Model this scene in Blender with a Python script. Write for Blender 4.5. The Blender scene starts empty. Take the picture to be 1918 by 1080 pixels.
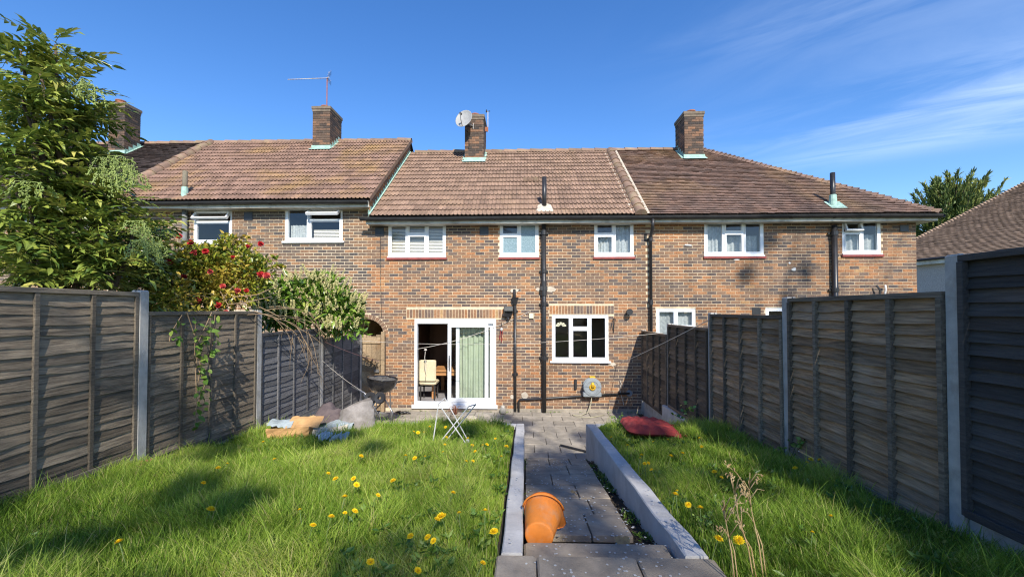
import bpy, math, random
import numpy as np
from mathutils import Vector, Matrix, Euler
R = math.radians
rng = np.random.default_rng(7)
random.seed(7)
SC = bpy.context.scene
COL = SC.collection

# ------------------------------------------------------------------ camera
cam_d = bpy.data.cameras.new('camera')
cam = bpy.data.objects.new('camera', cam_d); COL.objects.link(cam)
cam_d.sensor_width = 36.0
cam_d.lens = 36.0 * 810.0 / 1918.0
cam_d.shift_y = 23.0 / 1918.0
cam_d.clip_start = 0.05; cam_d.clip_end = 2000
cam.location = (0, 0, 2.48)
cam.rotation_euler = Euler((R(90 + 1.2), 0, R(1.8)), 'XYZ')
SC.camera = cam
# ------------------------------------------------------------------ light
SUN = Vector((0.246, -1.0, 0.80)).normalized()      # towards the sun
elev = math.asin(SUN.z); azim = math.atan2(SUN.x, SUN.y)   # clockwise from +Y
sd = bpy.data.lights.new('sun', 'SUN'); sun = bpy.data.objects.new('sun', sd); COL.objects.link(sun)
sd.energy = 4.6; sd.angle = R(0.53); sd.color = (1.0, 0.93, 0.82)
sun.location = (5, -20, 20)
sun.rotation_euler = (-SUN).to_track_quat('-Z', 'Y').to_euler()
world = bpy.data.worlds.new('World'); SC.world = world; world.use_nodes = True
wt = world.node_tree; wn = wt.nodes; wl = wt.links
for n in list(wn): wn.remove(n)
def N(tree, typ, **kw):
    n = tree.nodes.new(typ)
    for k, v in kw.items():
        if k.startswith('i_'):
            n.inputs[k[2:].replace('_', ' ')].default_value = v
        else: setattr(n, k, v)
    return n
sky = N(wt, 'ShaderNodeTexSky', sky_type='NISHITA', sun_disc=False, sun_elevation=elev, sun_rotation=azim,
        altitude=100, air_density=1.0, dust_density=0.25, ozone_density=2.6)
bg = N(wt, 'ShaderNodeBackground'); bg.inputs['Strength'].default_value = 0.145
wo = N(wt, 'ShaderNodeOutputWorld')
wtc = N(wt, 'ShaderNodeTexCoord')
sep = N(wt, 'ShaderNodeSeparateXYZ'); wl.new(wtc.outputs['Generated'], sep.inputs[0])
def wm(op, a, b=None, c=None):
    n = N(wt, 'ShaderNodeMath', operation=op)
    for i, v in enumerate((a, b, c)):
        if v is None: continue
        if isinstance(v, (int, float)): n.inputs[i].default_value = v
        else: wl.new(v, n.inputs[i])
    return n.outputs[0]
zz = wm('MAXIMUM', sep.outputs['Z'], 0.03)
px = wm('DIVIDE', sep.outputs['X'], zz); py = wm('DIVIDE', sep.outputs['Y'], zz)
al = wm('SUBTRACT', wm('MULTIPLY', px, .82), wm('MULTIPLY', py, .57))     # along the streaks
ac = wm('ADD', wm('MULTIPLY', px, .57), wm('MULTIPLY', py, .82))          # across the streaks
cx = N(wt, 'ShaderNodeCombineXYZ')
wl.new(wm('MULTIPLY', al, .55), cx.inputs[0]); wl.new(wm('MULTIPLY', ac, 1.6), cx.inputs[1])
cn = N(wt, 'ShaderNodeTexNoise', i_Scale=1.3, i_Detail=8.0, i_Roughness=.6, i_Distortion=1.0); wl.new(cx.outputs[0], cn.inputs['Vector'])
def bump(x, c, w):
    d = wm('DIVIDE', wm('SUBTRACT', x, c), w)
    return wm('POWER', 2.718, wm('MULTIPLY', wm('MULTIPLY', d, d), -1.0))
acw = wm('ADD', ac, wm('MULTIPLY', wm('SUBTRACT', cn.outputs['Fac'], .5), .5))
bands = wm('ADD', wm('ADD', bump(acw, 2.95, .34), wm('MULTIPLY', bump(acw, 3.55, .26), .8)), wm('ADD', wm('MULTIPLY', bump(acw, 1.8, .2), .5), wm('MULTIPLY', bump(acw, 2.4, 1.0), .4)))
mr = N(wt, 'ShaderNodeMapRange', interpolation_type='SMOOTHSTEP'); wl.new(al, mr.inputs[0])
mr.inputs[1].default_value = -1.0; mr.inputs[2].default_value = 0.9
nz = N(wt, 'ShaderNodeMapRange', interpolation_type='SMOOTHSTEP'); wl.new(cn.outputs['Fac'], nz.inputs[0])
nz.inputs[1].default_value = .30; nz.inputs[2].default_value = .72
cf = wm('MULTIPLY', wm('MULTIPLY', wm('MULTIPLY', bands, mr.outputs[0]), nz.outputs[0]), .36)
cf = wm('MINIMUM', cf, .7)
cmix = N(wt, 'ShaderNodeMix', data_type='RGBA'); wl.new(cf, cmix.inputs[0])
hs = N(wt, 'ShaderNodeHueSaturation'); hs.inputs['Saturation'].default_value = 1.28; hs.inputs['Hue'].default_value = .509; hs.inputs['Value'].default_value = 1.0
wl.new(sky.outputs[0], hs.inputs['Color'])
wl.new(hs.outputs[0], cmix.inputs[6]); cmix.inputs[7].default_value = (5.2, 6.0, 7.0, 1)
wl.new(cmix.outputs[2], bg.inputs['Color']); wl.new(bg.outputs[0], wo.inputs[0])
vs = SC.view_settings; vs.view_transform = 'Standard'; vs.look = 'None'; vs.exposure = 0.66; vs.gamma = 1.0
vs.use_curve_mapping = False
SC.cycles.max_bounces = 8; SC.cycles.transparent_max_bounces = 16
SC.cycles.use_denoising = True; SC.cycles.denoiser = 'OPENIMAGEDENOISE'; SC.cycles.denoising_input_passes = 'RGB_ALBEDO_NORMAL'; SC.cycles.denoising_prefilter = 'NONE'
SC.cycles.pixel_filter_type = 'BLACKMAN_HARRIS'; SC.cycles.filter_width = 1.15

# ------------------------------------------------------------------ materials
MATS = {}
def mat(name, c1, c2=None, scale=6.0, rough=.8, bump=0.0, bscale=40.0, metal=0.0, spec=.4, detail=6.0, tonevar=0.0,
        stain=None, sscale=1.2, lo=.35, hi=.65, stretch=None, samt=.7, translucent=0.0, ramp=None, coat=0.0):
    """noise-varied principled. tonevar: brightness spread by object colour / 'tone' attribute. ramp: colours by tone"""
    m = bpy.data.materials.new(name); m.use_nodes = True; t = m.node_tree; L = t.links
    b = t.nodes['Principled BSDF']
    b.inputs['Roughness'].default_value = rough; b.inputs['Metallic'].default_value = metal
    b.inputs['Specular IOR Level'].default_value = spec; b.inputs['Coat Weight'].default_value = coat
    geo = N(t, 'ShaderNodeNewGeometry')
    vec = geo.outputs['Position']
    if stretch:
        mp = N(t, 'ShaderNodeMapping'); mp.inputs['Scale'].default_value = stretch
        L.new(vec, mp.inputs[0]); vec = mp.outputs[0]
    tone = None
    if tonevar or ramp:
        at = N(t, 'ShaderNodeAttribute', attribute_name='tone')
        oi = N(t, 'ShaderNodeObjectInfo'); sp = N(t, 'ShaderNodeSeparateColor'); L.new(oi.outputs['Color'], sp.inputs[0])
        ad = N(t, 'ShaderNodeMath', operation='ADD'); L.new(at.outputs['Fac'], ad.inputs[0]); L.new(sp.outputs[0], ad.inputs[1])
        tone = ad.outputs[0]
    if ramp:
        cr = N(t, 'ShaderNodeValToRGB'); L.new(tone, cr.inputs[0]); e = cr.color_ramp.elements
        while len(e) < len(ramp): e.new(.5)
        for i, (p, c) in enumerate(ramp): e[i].position = p; e[i].color = (*c, 1)
        col = cr.outputs[0]
    else:
        rgb = N(t, 'ShaderNodeRGB'); rgb.outputs[0].default_value = (*c1, 1); col = rgb.outputs[0]
    if c2 is not None:
        nt = N(t, 'ShaderNodeTexNoise', i_Scale=scale, i_Detail=detail, i_Roughness=.62); L.new(vec, nt.inputs['Vector'])
        rr = N(t, 'ShaderNodeMapRange'); L.new(nt.outputs['Fac'], rr.inputs[0]); rr.inputs[1].default_value = lo; rr.inputs[2].default_value = hi
        mx = N(t, 'ShaderNodeMix', data_type='RGBA', blend_type='MULTIPLY' if ramp else 'MIX')
        L.new(rr.outputs[0], mx.inputs[0]); L.new(col, mx.inputs[6]); mx.inputs[7].default_value = (*c2, 1); col = mx.outputs[2]
    if stain is not None:
        nt = N(t, 'ShaderNodeTexNoise', i_Scale=sscale, i_Detail=5.0, i_Roughness=.6); L.new(geo.outputs['Position'], nt.inputs['Vector'])
        rr = N(t, 'ShaderNodeMapRange'); L.new(nt.outputs['Fac'], rr.inputs[0]); rr.inputs[1].default_value = .5; rr.inputs[2].default_value = .72
        rr.inputs[4].default_value = samt
        mx = N(t, 'ShaderNodeMix', data_type='RGBA'); L.new(rr.outputs[0], mx.inputs[0]); L.new(col, mx.inputs[6]); mx.inputs[7].default_value = (*stain, 1); col = mx.outputs[2]
    if tonevar and not ramp:
        mr = N(t, 'ShaderNodeMapRange'); L.new(tone, mr.inputs[0]); mr.inputs[3].default_value = 1 - tonevar; mr.inputs[4].default_value = 1 + tonevar
        mx = N(t, 'ShaderNodeVectorMath', operation='SCALE'); L.new(col, mx.inputs[0]); L.new(mr.outputs[0], mx.inputs['Scale']); col = mx.outputs[0]
    L.new(col, b.inputs['Base Color'])
    if bump:
        nt = N(t, 'ShaderNodeTexNoise', i_Scale=bscale, i_Detail=5.0, i_Roughness=.65); L.new(vec, nt.inputs['Vector'])
        bp = N(t, 'ShaderNodeBump', i_Strength=bump, i_Distance=.01); L.new(nt.outputs['Fac'], bp.inputs['Height']); L.new(bp.outputs[0], b.inputs['Normal'])
    if translucent:
        tr = N(t, 'ShaderNodeBsdfTranslucent'); L.new(col, tr.inputs['Color'])
        ms = N(t, 'ShaderNodeMixShader'); ms.inputs[0].default_value = translucent
        out = t.nodes['Material Output']; L.new(b.outputs[0], ms.inputs[1]); L.new(tr.outputs[0], ms.inputs[2]); L.new(ms.outputs[0], out.inputs[0])
    MATS[name] = m
    return m
def glass(name, tint=(.9, .95, .95), refl=1.0, rough=0.0, frost=0.0, bumpy=0.0):
    m = bpy.data.materials.new(name); m.use_nodes = True; t = m.node_tree; L = t.links
    t.nodes.remove(t.nodes['Principled BSDF']); out = t.nodes['Material Output']
    tr = N(t, 'ShaderNodeBsdfTransparent'); tr.inputs[0].default_value = (*tint, 1)
    gl = N(t, 'ShaderNodeBsdfGlossy'); gl.inputs['Roughness'].default_value = rough
    lw_ = N(t, 'ShaderNodeLayerWeight'); lw_.inputs[0].default_value = .5
    fr = N(t, 'ShaderNodeMath', operation='POWER'); L.new(lw_.outputs['Facing'], fr.inputs[0]); fr.inputs[1].default_value = 4.0
    mu = N(t, 'ShaderNodeMath', operation='MULTIPLY_ADD'); L.new(fr.outputs[0], mu.inputs[0]); mu.inputs[1].default_value = refl; mu.inputs[2].default_value = .075
    base = tr.outputs[0]
    if frost:
        df = N(t, 'ShaderNodeBsdfDiffuse')
        nt = N(t, 'ShaderNodeTexVoronoi', i_Scale=34.0); geo = N(t, 'ShaderNodeNewGeometry'); L.new(geo.outputs['Position'], nt.inputs['Vector'])
        cr = N(t, 'ShaderNodeMix', data_type='RGBA'); L.new(nt.outputs['Distance'], cr.inputs[0]); cr.inputs[6].default_value = (.16, .25, .29, 1); cr.inputs[7].default_value = (.30, .42, .47, 1)
        L.new(cr.outputs[2], df.inputs[0])
        m1 = N(t, 'ShaderNodeMixShader'); m1.inputs[0].default_value = frost; L.new(base, m1.inputs[1]); L.new(df.outputs[0], m1.inputs[2]); base = m1.outputs[0]
    if bumpy:
        geo = N(t, 'ShaderNodeNewGeometry'); nt = N(t, 'ShaderNodeTexNoise', i_Scale=1.5, i_Detail=1.0); L.new(geo.outputs['Position'], nt.inputs['Vector'])
        bp = N(t, 'ShaderNodeBump', i_Strength=bumpy, i_Distance=.05); L.new(nt.outputs['Fac'], bp.inputs['Height']); L.new(bp.outputs[0], gl.inputs['Normal'])
    ms = N(t, 'ShaderNodeMixShader'); L.new(mu.outputs[0], ms.inputs[0]); L.new(base, ms.inputs[1]); L.new(gl.outputs[0], ms.inputs[2]); L.new(ms.outputs[0], out.inputs[0])
    MATS[name] = m; return m

BR = [(0.0, (.10, .082, .077)), (.2, (.145, .106, .088)), (.38, (.20, .128, .088)), (.55, (.265, .155, .092)), (.74, (.345, .175, .086)), (.88, (.39, .18, .08)), (1.0, (.41, .265, .13))]
mat('brick', (1, 1, 1), (.50, .47, .46), scale=28, rough=.9, bump=.5, bscale=120, ramp=BR, lo=.45, hi=.72, stain=(.09, .065, .05), sscale=.8, samt=.34)
mat('brick_left', (1, 1, 1), (.50, .47, .46), scale=28, rough=.9, bump=.5, bscale=120, lo=.45, hi=.72,
    ramp=[(0.0, (.085, .075, .072)), (.3, (.15, .115, .09)), (.55, (.22, .14, .09)), (.8, (.31, .17, .09)), (1.0, (.36, .24, .13))])
mat('brick_chimney', (1, 1, 1), (.6, .57, .55), scale=22, rough=.95, bump=.6, bscale=90, lo=.4, hi=.7,
    ramp=[(0.0, (.06, .05, .046)), (.4, (.12, .085, .065)), (.75, (.2, .12, .08)), (1.0, (.27, .15, .09))], stain=(.05, .045, .04), sscale=2.2, samt=.6)
mat('mortar', (.66, .54, .37), (.50, .40, .28), scale=9, rough=.95, bump=.4, bscale=150)
mat('mortar_left', (.70, .60, .44), (.56, .47, .34), scale=9, rough=.95, bump=.4, bscale=150)
mat('mortar_chimney', (.2, .16, .12), (.12, .1, .08), scale=9, rough=.95)
mat('mortar_patch', (.55, .5, .42), (.42, .36, .28), scale=14, rough=.95, bump=.6, bscale=60)
mat('tile_concrete', (.29, .19, .132), (.215, .14, .1), scale=5, rough=.85, bump=.5, bscale=110, tonevar=.2, stain=(.3, .2, .11), sscale=1.1, samt=.35)
mat('tile_lichen', (.265, .165, .12), (.19, .12, .09), scale=5, rough=.88, bump=.5, bscale=110, tonevar=.22, stain=(.32, .20, .05), sscale=.75, samt=.6)
mat('tile_plain', (.225, .142, .108), (.14, .098, .082), scale=3, rough=.9, bump=.5, bscale=80, tonevar=.2, stain=(.34, .225, .115), sscale=.42, samt=.8)
mat('tile_dark', (.085, .06, .052), (.06, .047, .042), scale=3, rough=.9, bump=.5, bscale=80, tonevar=.35)
mat('tile_far', (.30, .21, .145), (.22, .155, .11), scale=3, rough=.9, tonevar=.3)
mat('ridge_clay', (.25, .16, .11), (.16, .11, .085), scale=8, rough=.92, bump=.5, bscale=70, tonevar=.2, stain=(.33, .27, .15), sscale=4)
mat('verdigris', (.36, .54, .46), (.24, .38, .33), scale=8, rough=.7)
mat('upvc', (.80, .82, .84), (.74, .76, .78), scale=4, rough=.3, spec=.5)
mat('upvc_dirty', (.70, .70, .68), (.55, .54, .5), scale=5, rough=.45)
mat('soffit_white', (.66, .65, .58), (.5, .48, .42), scale=3, rough=.6, stain=(.3, .27, .22), sscale=3)
mat('red_sill', (.27, .055, .045), (.18, .04, .035), scale=8, rough=.55)
mat('black_plastic', (.018, .018, .02), (.03, .03, .032), scale=6, rough=.38, spec=.5)
mat('grey_pipe', (.16, .17, .18), (.1, .11, .11), scale=9, rough=.6, stain=(.2, .18, .12), sscale=6)
mat('old_pipe', (.2, .17, .12), (.13, .12, .09), scale=9, rough=.9, bump=.4)
mat('dark_void', (.03, .028, .026), rough=.9)
mat('room_wall', (.34, .30, .25), (.3, .27, .23), scale=2, rough=.9)
mat('room_brown', (.26, .14, .09), (.22, .12, .08), scale=2, rough=.6)
mat('room_floor', (.25, .24, .25), (.33, .32, .33), scale=5, rough=.5)
mat('oak', (.48, .24, .09), (.38, .18, .07), scale=6, rough=.5, stretch=(1, 1, 8))
mat('cream_fabric', (.62, .54, .36), (.56, .48, .32), scale=30, rough=.85)
mat('curtain_green', (.66, .70, .58), (.56, .61, .49), scale=6, rough=.9, translucent=.25)
mat('net_curtain', (.62, .66, .66), (.4, .44, .45), scale=18, rough=.9, translucent=.3)
mat('blind', (.72, .70, .64), rough=.7)
mat('concrete_post', (.46, .45, .42), (.35, .345, .325), scale=9, rough=.92, bump=.4, bscale=120, stain=(.23, .21, .17), sscale=5)
mat('render_wall', (.52, .51, .49), (.42, .41, .395), scale=5, rough=.93, bump=.35, bscale=70, stain=(.27, .25, .215), sscale=3.5, samt=.5)
mat('slab', (.35, .295, .225), (.22, .185, .145), scale=7, rough=.93, bump=.7, bscale=150, tonevar=.16, stain=(.13, .11, .085), sscale=2.4)
mat('patio_slab', (.40, .355, .29), (.28, .25, .205), scale=6, rough=.93, bump=.6, bscale=130, tonevar=.14, stain=(.15, .135, .11), sscale=1.6)
mat('soil', (.055, .04, .025), (.035, .027, .018), scale=12, rough=1.0, bump=1.0, bscale=40)
mat('ground', (.06, .085, .028), (.085, .075, .04), scale=2, rough=1.0, bump=.6, bscale=30)
mat('pebbledash', (.52, .48, .44), (.33, .3, .28), scale=26, rough=.95, bump=1.0, bscale=60)
def wood(name, c1, c2, **k):
    k.setdefault('tonevar', .42)
    return mat(name, c1, c2, scale=7, rough=.92, bump=.7, bscale=26, stretch=(6, .6, 9), **k)
wood('wood_left', (.28, .222, .155), (.10, .078, .056), stain=(.38, .29, .19), sscale=1.6, samt=.4)
wood('wood_slate', (.15, .148, .15), (.08, .08, .082))
wood('wood_right', (.36, .245, .145), (.165, .112, .066), stain=(.32, .28, .22), sscale=2.4, samt=.35)
wood('wood_black', (.062, .058, .054), (.036, .034, .032))
wood('wood_dkright', (.17, .122, .08), (.08, .06, .042))
wood('wood_gate', (.42, .31, .19), (.25, .18, .11), stain=(.33, .14, .04), sscale=3, samt=.5)
wood('wood_rail', (.21, .175, .13), (.095, .078, .058))
mat('bark', (.12, .085, .055), (.06, .045, .032), scale=14, rough=.95, bump=1, bscale=30, stretch=(1, 1, .25))
mat('twig', (.34, .24, .14), (.2, .14, .085), scale=14, rough=.9)
mat('straw', (.55, .40, .2), (.34, .21, .09), scale=9, rough=.9)
GR = [(0.0, (.045, .095, .01)), (.2, (.115, .21, .02)), (.45, (.235, .375, .04)), (.7, (.43, .54, .09)), (.88, (.52, .52, .17)), (1.0, (.42, .36, .16))]
mat('grass_blade', (1, 1, 1), rough=.55, ramp=GR, translucent=.42, spec=.25)
mat('leaf_mahonia', (1, 1, 1), rough=.33, spec=.5, translucent=.2, ramp=[(0, (.035, .07, .016)), (.3, (.10, .165, .028)), (.65, (.29, .34, .06)), (1, (.48, .44, .12))])
mat('berry_green', (.33, .39, .12), (.2, .28, .07), scale=30, rough=.6)
mat('leaf_camellia', (1, 1, 1), rough=.3, spec=.5, translucent=.22, ramp=[(0, (.03, .06, .012)), (.35, (.08, .14, .018)), (.7, (.26, .29, .035)), (1, (.46, .34, .06))])
mat('petal_red', (.40, .012, .02), (.5, .04, .04), scale=40, rough=.55, translucent=.15)
mat('petal_pink', (.6, .12, .10), (.5, .05, .05), scale=40, rough=.55, translucent=.15)
mat('leaf_laurel', (1, 1, 1), rough=.25, spec=.55, translucent=.2, ramp=[(0, (.03, .075, .015)), (.5, (.10, .2, .025)), (.85, (.22, .33, .045)), (1, (.34, .38, .09))])
mat('raceme', (.58, .53, .26), (.46, .43, .18), scale=60, rough=.8)
mat('leaf_vine', (1, 1, 1), rough=.45, translucent=.3, ramp=[(0, (.035, .08, .015)), (.5, (.10, .2, .03)), (1, (.22, .3, .06))])
mat('needle', (1, 1, 1), rough=.6, translucent=.15, ramp=[(0, (.04, .075, .025)), (.45, (.12, .175, .045)), (1, (.32, .34, .09))])
mat('yellow_petal', (.90, .68, .015), (.86, .58, .01), scale=60, rough=.6, translucent=.2)
mat('stem_green', (.14, .2, .06), rough=.6)
mat('seed_white', (.6, .6, .58), rough=.9, translucent=.4)
mat('orange_plastic', (.85, .27, .04), (.70, .22, .04), scale=9, rough=.6, spec=.3, bump=.15, bscale=90, stain=(.55, .30, .16), sscale=11, samt=.7, translucent=.12)
mat('cushion_red', (.27, .034, .032), (.18, .024, .024), scale=14, rough=.85, bump=.3, bscale=60, stain=(.36, .09, .08), sscale=7, samt=.5)
mat('black_enamel', (.02, .02, .022), (.012, .012, .013), scale=6, rough=.18, spec=.6)
mat('ash', (.12, .115, .11), (.05, .048, .045), scale=30, rough=1, bump=1, bscale=60)
mat('steel', (.45, .45, .45), (.3, .3, .3), scale=9, rough=.35, metal=.9)
mat('steel_rough', (.3, .3, .3), (.2, .19, .18), scale=9, rough=.55, metal=.7)
mat('white_paint', (.6, .6, .59), (.42, .41, .39), scale=12, rough=.5)
mat('cardboard', (.50, .30, .13), (.42, .24, .1), scale=9, rough=.9)
mat('sheet_plastic', (.50, .57, .58), (.38, .44, .46), scale=12, rough=.4, spec=.5, translucent=.25)
mat('bag_grey', (.33, .30, .285), (.2, .18, .17), scale=7, rough=.9, bump=.6, bscale=25, stain=(.14, .12, .1), sscale=5)
mat('cloth_brown', (.13, .10, .095), (.08, .062, .065), scale=10, rough=.95)
mat('reel_grey', (.25, .28, .30), (.2, .23, .25), scale=6, rough=.5)
mat('reel_yellow', (.62, .38, .03), rough=.45)
mat('hose_grey', (.3, .28, .2), rough=.6)
mat('line_white', (.5, .46, .4), rough=.7)
mat('line_pink', (.55, .3, .26), rough=.7)
mat('dish', (.33, .335, .33), (.26, .265, .26), scale=6, rough=.55)
mat('terracotta', (.34, .13, .075), (.25, .1, .06), scale=9, rough=.9)
mat('dry_plant', (.28, .12, .075), (.2, .09, .05), scale=20, rough=.9)
mat('box_cream', (.62, .58, .42), rough=.6)
mat('leaf_dry', (.33, .23, .1), (.2, .13, .06), scale=30, rough=.8)
mat('jar_glass', (.35, .33, .28), rough=.2, spec=.6)
mat('lamp_glass', (.10, .10, .10), rough=.2, spec=.6)
mat('bark_grey', (.16, .13, .1), rough=.95)
glass('pane', (.96, .975, .97), 1.0, bumpy=.12)
glass('pane_frost', (.6, .7, .74), 1.0, rough=.25, frost=.78)
glass('pane_door', (.955, .985, .965), .9, bumpy=.06)

# ------------------------------------------------------------------ mesh helpers
class MB:
    def __init__(s): s.v = []; s.f = []; s.t = []; s.tone = 0.0
    def face(s, pts):
        i = len(s.v); s.v += [tuple(p) for p in pts]; s.f.append(tuple(range(i, i + len(pts)))); s.t.append(s.tone)
    def add(s, vs, fs):
        i = len(s.v); s.v += [tuple(p) for p in vs]
        for f in fs: s.f.append(tuple(k + i for k in f)); s.t.append(s.tone)
    def box(s, a, b, M=None, skip=()):
        x0, y0, z0 = a; x1, y1, z1 = b
        vs = [(x0, y0, z0), (x1, y0, z0), (x1, y1, z0), (x0, y1, z0), (x0, y0, z1), (x1, y0, z1), (x1, y1, z1), (x0, y1, z1)]
        if M is not None: vs = [M @ Vector(p) for p in vs]
        F = {'-z': (0, 3, 2, 1), '+z': (4, 5, 6, 7), '-y': (0, 1, 5, 4), '+x': (1, 2, 6, 5), '+y': (2, 3, 7, 6), '-x': (3, 0, 4, 7)}
        s.add(vs, [f for k, f in F.items() if k not in skip])
    def bbox(s, a, b, c=.006):      # bevelled box (chamfered edges)
        x0, y0, z0 = a; x1, y1, z1 = b
        vs = []
        for z, i in ((z0, c), (z0 + c, 0), (z1 - c, 0), (z1, c)):
            vs += [(x0 + i + c, y0 + i, z), (x1 - i - c, y0 + i, z), (x1 - i, y0 + i + c, z), (x1 - i, y1 - i - c, z), (x1 - i - c, y1 - i, z), (x0 + i + c, y1 - i, z), (x0 + i, y1 - i - c, z), (x0 + i, y0 + i + c, z)]
        fs = [tuple(range(7, -1, -1)), tuple(range(24, 32))]
        for r in range(3):
            for k in range(8): fs.append((r * 8 + k, r * 8 + (k + 1) % 8, r * 8 + 8 + (k + 1) % 8, r * 8 + 8 + k))
        s.add(vs, fs)
    def tube(s, pts, rad, n=6, caps=True):
        pts = [Vector(p) for p in pts]; rr = rad if isinstance(rad, (list, tuple)) else [rad] * len(pts)
        rings = []; up = None
        for i, p in enumerate(pts):
            d = (pts[min(i + 1, len(pts) - 1)] - pts[max(i - 1, 0)])
            d = d.normalized() if d.length > 1e-9 else Vector((0, 0, 1))
            if up is None: up = d.orthogonal().normalized()
            up = (up - d * up.dot(d)); up = up.normalized() if up.length > 1e-6 else d.orthogonal().normalized()
            w = d.cross(up)
            rings.append([p + (up * math.cos(2 * math.pi * k / n) + w * math.sin(2 * math.pi * k / n)) * rr[i] for k in range(n)])
        vs = [p for r in rings for p in r]; fs = []
        for i in range(len(pts) - 1):
            for k in range(n): fs.append((i * n + k, i * n + (k + 1) % n, (i + 1) * n + (k + 1) % n, (i + 1) * n + k))
        if caps: fs.append(tuple(range(n - 1, -1, -1))); fs.append(tuple(range((len(pts) - 1) * n, len(pts) * n)))
        s.add(vs, fs)
    def lathe(s, prof, n=20, M=None, cap0=False, cap1=False):
        vs = []
        for r, z in prof:
            for k in range(n):
                p = Vector((r * math.cos(2 * math.pi * k / n), r * math.sin(2 * math.pi * k / n), z)); vs.append(M @ p if M is not None else p)
        fs = []
        for i in range(len(prof) - 1):
            for k in range(n): fs.append((i * n + k, i * n + (k + 1) % n, (i + 1) * n + (k + 1) % n, (i + 1) * n + k))
        if cap0: fs.append(tuple(range(n - 1, -1, -1)))
        if cap1: fs.append(tuple(range((len(prof) - 1) * n, len(prof) * n)))
        s.add(vs, fs)
    def mesh(s, name, off=(0, 0, 0), smooth=False):
        me = bpy.data.meshes.new(name)
        o = off
        me.from_pydata([(p[0] - o[0], p[1] - o[1], p[2] - o[2]) for p in s.v], [], s.f)
        if any(s.t):
            a = me.attributes.new('tone', 'FLOAT', 'FACE'); a.data.foreach_set('value', s.t)
        if smooth: me.polygons.foreach_set('use_smooth', [True] * len(me.polygons))
        me.update(); return me
def link(name, me, m, parent=None, loc=(0, 0, 0), rot=None, tone=0.0, kind=None, scale=None):
    o = bpy.data.objects.new(name, me); COL.objects.link(o)
    if m and me is not None and len(me.materials) == 0: me.materials.append(MATS[m])
    o.location = loc
    if rot is not None: o.rotation_euler = rot
    if scale is not None: o.scale = scale
    if parent is not None: o.parent = parent
    o.color = (tone, tone, tone, 1)
    if kind: o['kind'] = kind
    return o
def tag(o, label, cat, group=None):
    o['label'] = label; o['category'] = cat
    if group: o['group'] = group
    return o
def thing(name, label, cat, loc=(0, 0, 0), rot=None, group=None):
    o = bpy.data.objects.new(name, None); COL.objects.link(o); o.location = loc; o.empty_display_size = .1
    if rot is not None: o.rotation_euler = rot
    return tag(o, label, cat, group)
def sheet(P, faces_uv):      # P: 2D array of points -> faces
    nr, nc = len(P), len(P[0])
    return [p for r in P for p in r], [(i * nc + j, i * nc + j + 1, (i + 1) * nc + j + 1, (i + 1) * nc + j) for i in range(nr - 1) for j in range(nc - 1)]
def fast_mesh(name, verts, tris, tone=None, quads=None):
    me = bpy.data.meshes.new(name); verts = np.asarray(verts, np.float32); me.vertices.add(len(verts)); me.vertices.foreach_set('co', verts.ravel())
    loops = np.concatenate([tris.ravel()] + ([quads.ravel()] if quads is not None else [])).astype(np.int32)
    nt = len(tris); nq = 0 if quads is None else len(quads)
    me.loops.add(len(loops)); me.loops.foreach_set('vertex_index', loops)
    st = np.concatenate([np.arange(nt) * 3, nt * 3 + np.arange(nq) * 4]).astype(np.int32)
    me.polygons.add(nt + nq); me.polygons.foreach_set('loop_start', st)
    me.update(calc_edges=True)
    if tone is not None:
        a = me.attributes.new('tone', 'FLOAT', 'POINT'); a.data.foreach_set('value', np.asarray(tone, np.float32))
    return me
def noise2(x, y, seed=0, s=1.0):     # cheap smooth value noise, vectorised
    x = np.asarray(x) * s; y = np.asarray(y) * s
    xi = np.floor(x).astype(int); yi = np.floor(y).astype(int); fx = x - xi; fy = y - yi
    fx = fx * fx * (3 - 2 * fx); fy = fy * fy * (3 - 2 * fy)
    def h(a, b):
        n = (a * 374761393 + b * 668265263 + seed * 974711) & 0x7fffffff
        n = ((n ^ (n >> 13)) * 1274126177) & 0x7fffffff
        return ((n ^ (n >> 16)) & 0xffff) / 65535.0
    return (h(xi, yi) * (1 - fx) + h(xi + 1, yi) * fx) * (1 - fy) + (h(xi, yi + 1) * (1 - fx) + h(xi + 1, yi + 1) * fx) * fy

D = 10.6            # the terrace's back wall
CAMP = Vector((0, 0, 2.48))
WL, WR = -3.95, 2.82    # fences
def wall_top(y): return .789 + .0766 * (6.5 - y)
def lawn_z(x, y):
    z = .745 + .0766 * (6.5 - y)
    if x < -1.2: z -= .09 * min(1, (-1.2 - x) / 2.6) * min(1, max(0, (y - 3.0) / 1.5))
    return z
def ramp_z(y): return .49 + .142 * (5.89 - y)

# ------------------------------------------------------------------ ground, lawn soil
def side_profile(y): return float(np.interp(y, [-60, 0, 3, 6.5, 10.3, 12, 400], [2.5, 1.3, 1.08, .62, -.03, -.05, -.05]))
g = MB()
ys = [-300, -60, -20, -6, -1, 1, 2, 3, 4, 5, 6, 6.5, 8, 9, 10.3, 12, 30, 80, 400]
for xa, xb in ((-400, -60), (-60, -12), (-12, WL), (WR, 12), (12, 60), (60, 400)):
    for a, b in zip(ys[:-1], ys[1:]): g.face([(xa, a, side_profile(a)), (xb, a, side_profile(a)), (xb, b, side_profile(b)), (xa, b, side_profile(b))])
for a, b in ((-300, -60), (-60, -6), (-6, -1)): g.face([(WL, a, side_profile(a)), (WR, a, side_profile(a)), (WR, b, side_profile(b)), (WL, b, side_profile(b))])
g.face([(WL, 6.4, -.06), (WR, 6.4, -.06), (WR, 12, -.06), (WL, 12, -.06)])
g.face([(WL, 12, -.05), (WR, 12, -.05), (WR, 400, -.05), (WL, 400, -.05)])
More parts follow.
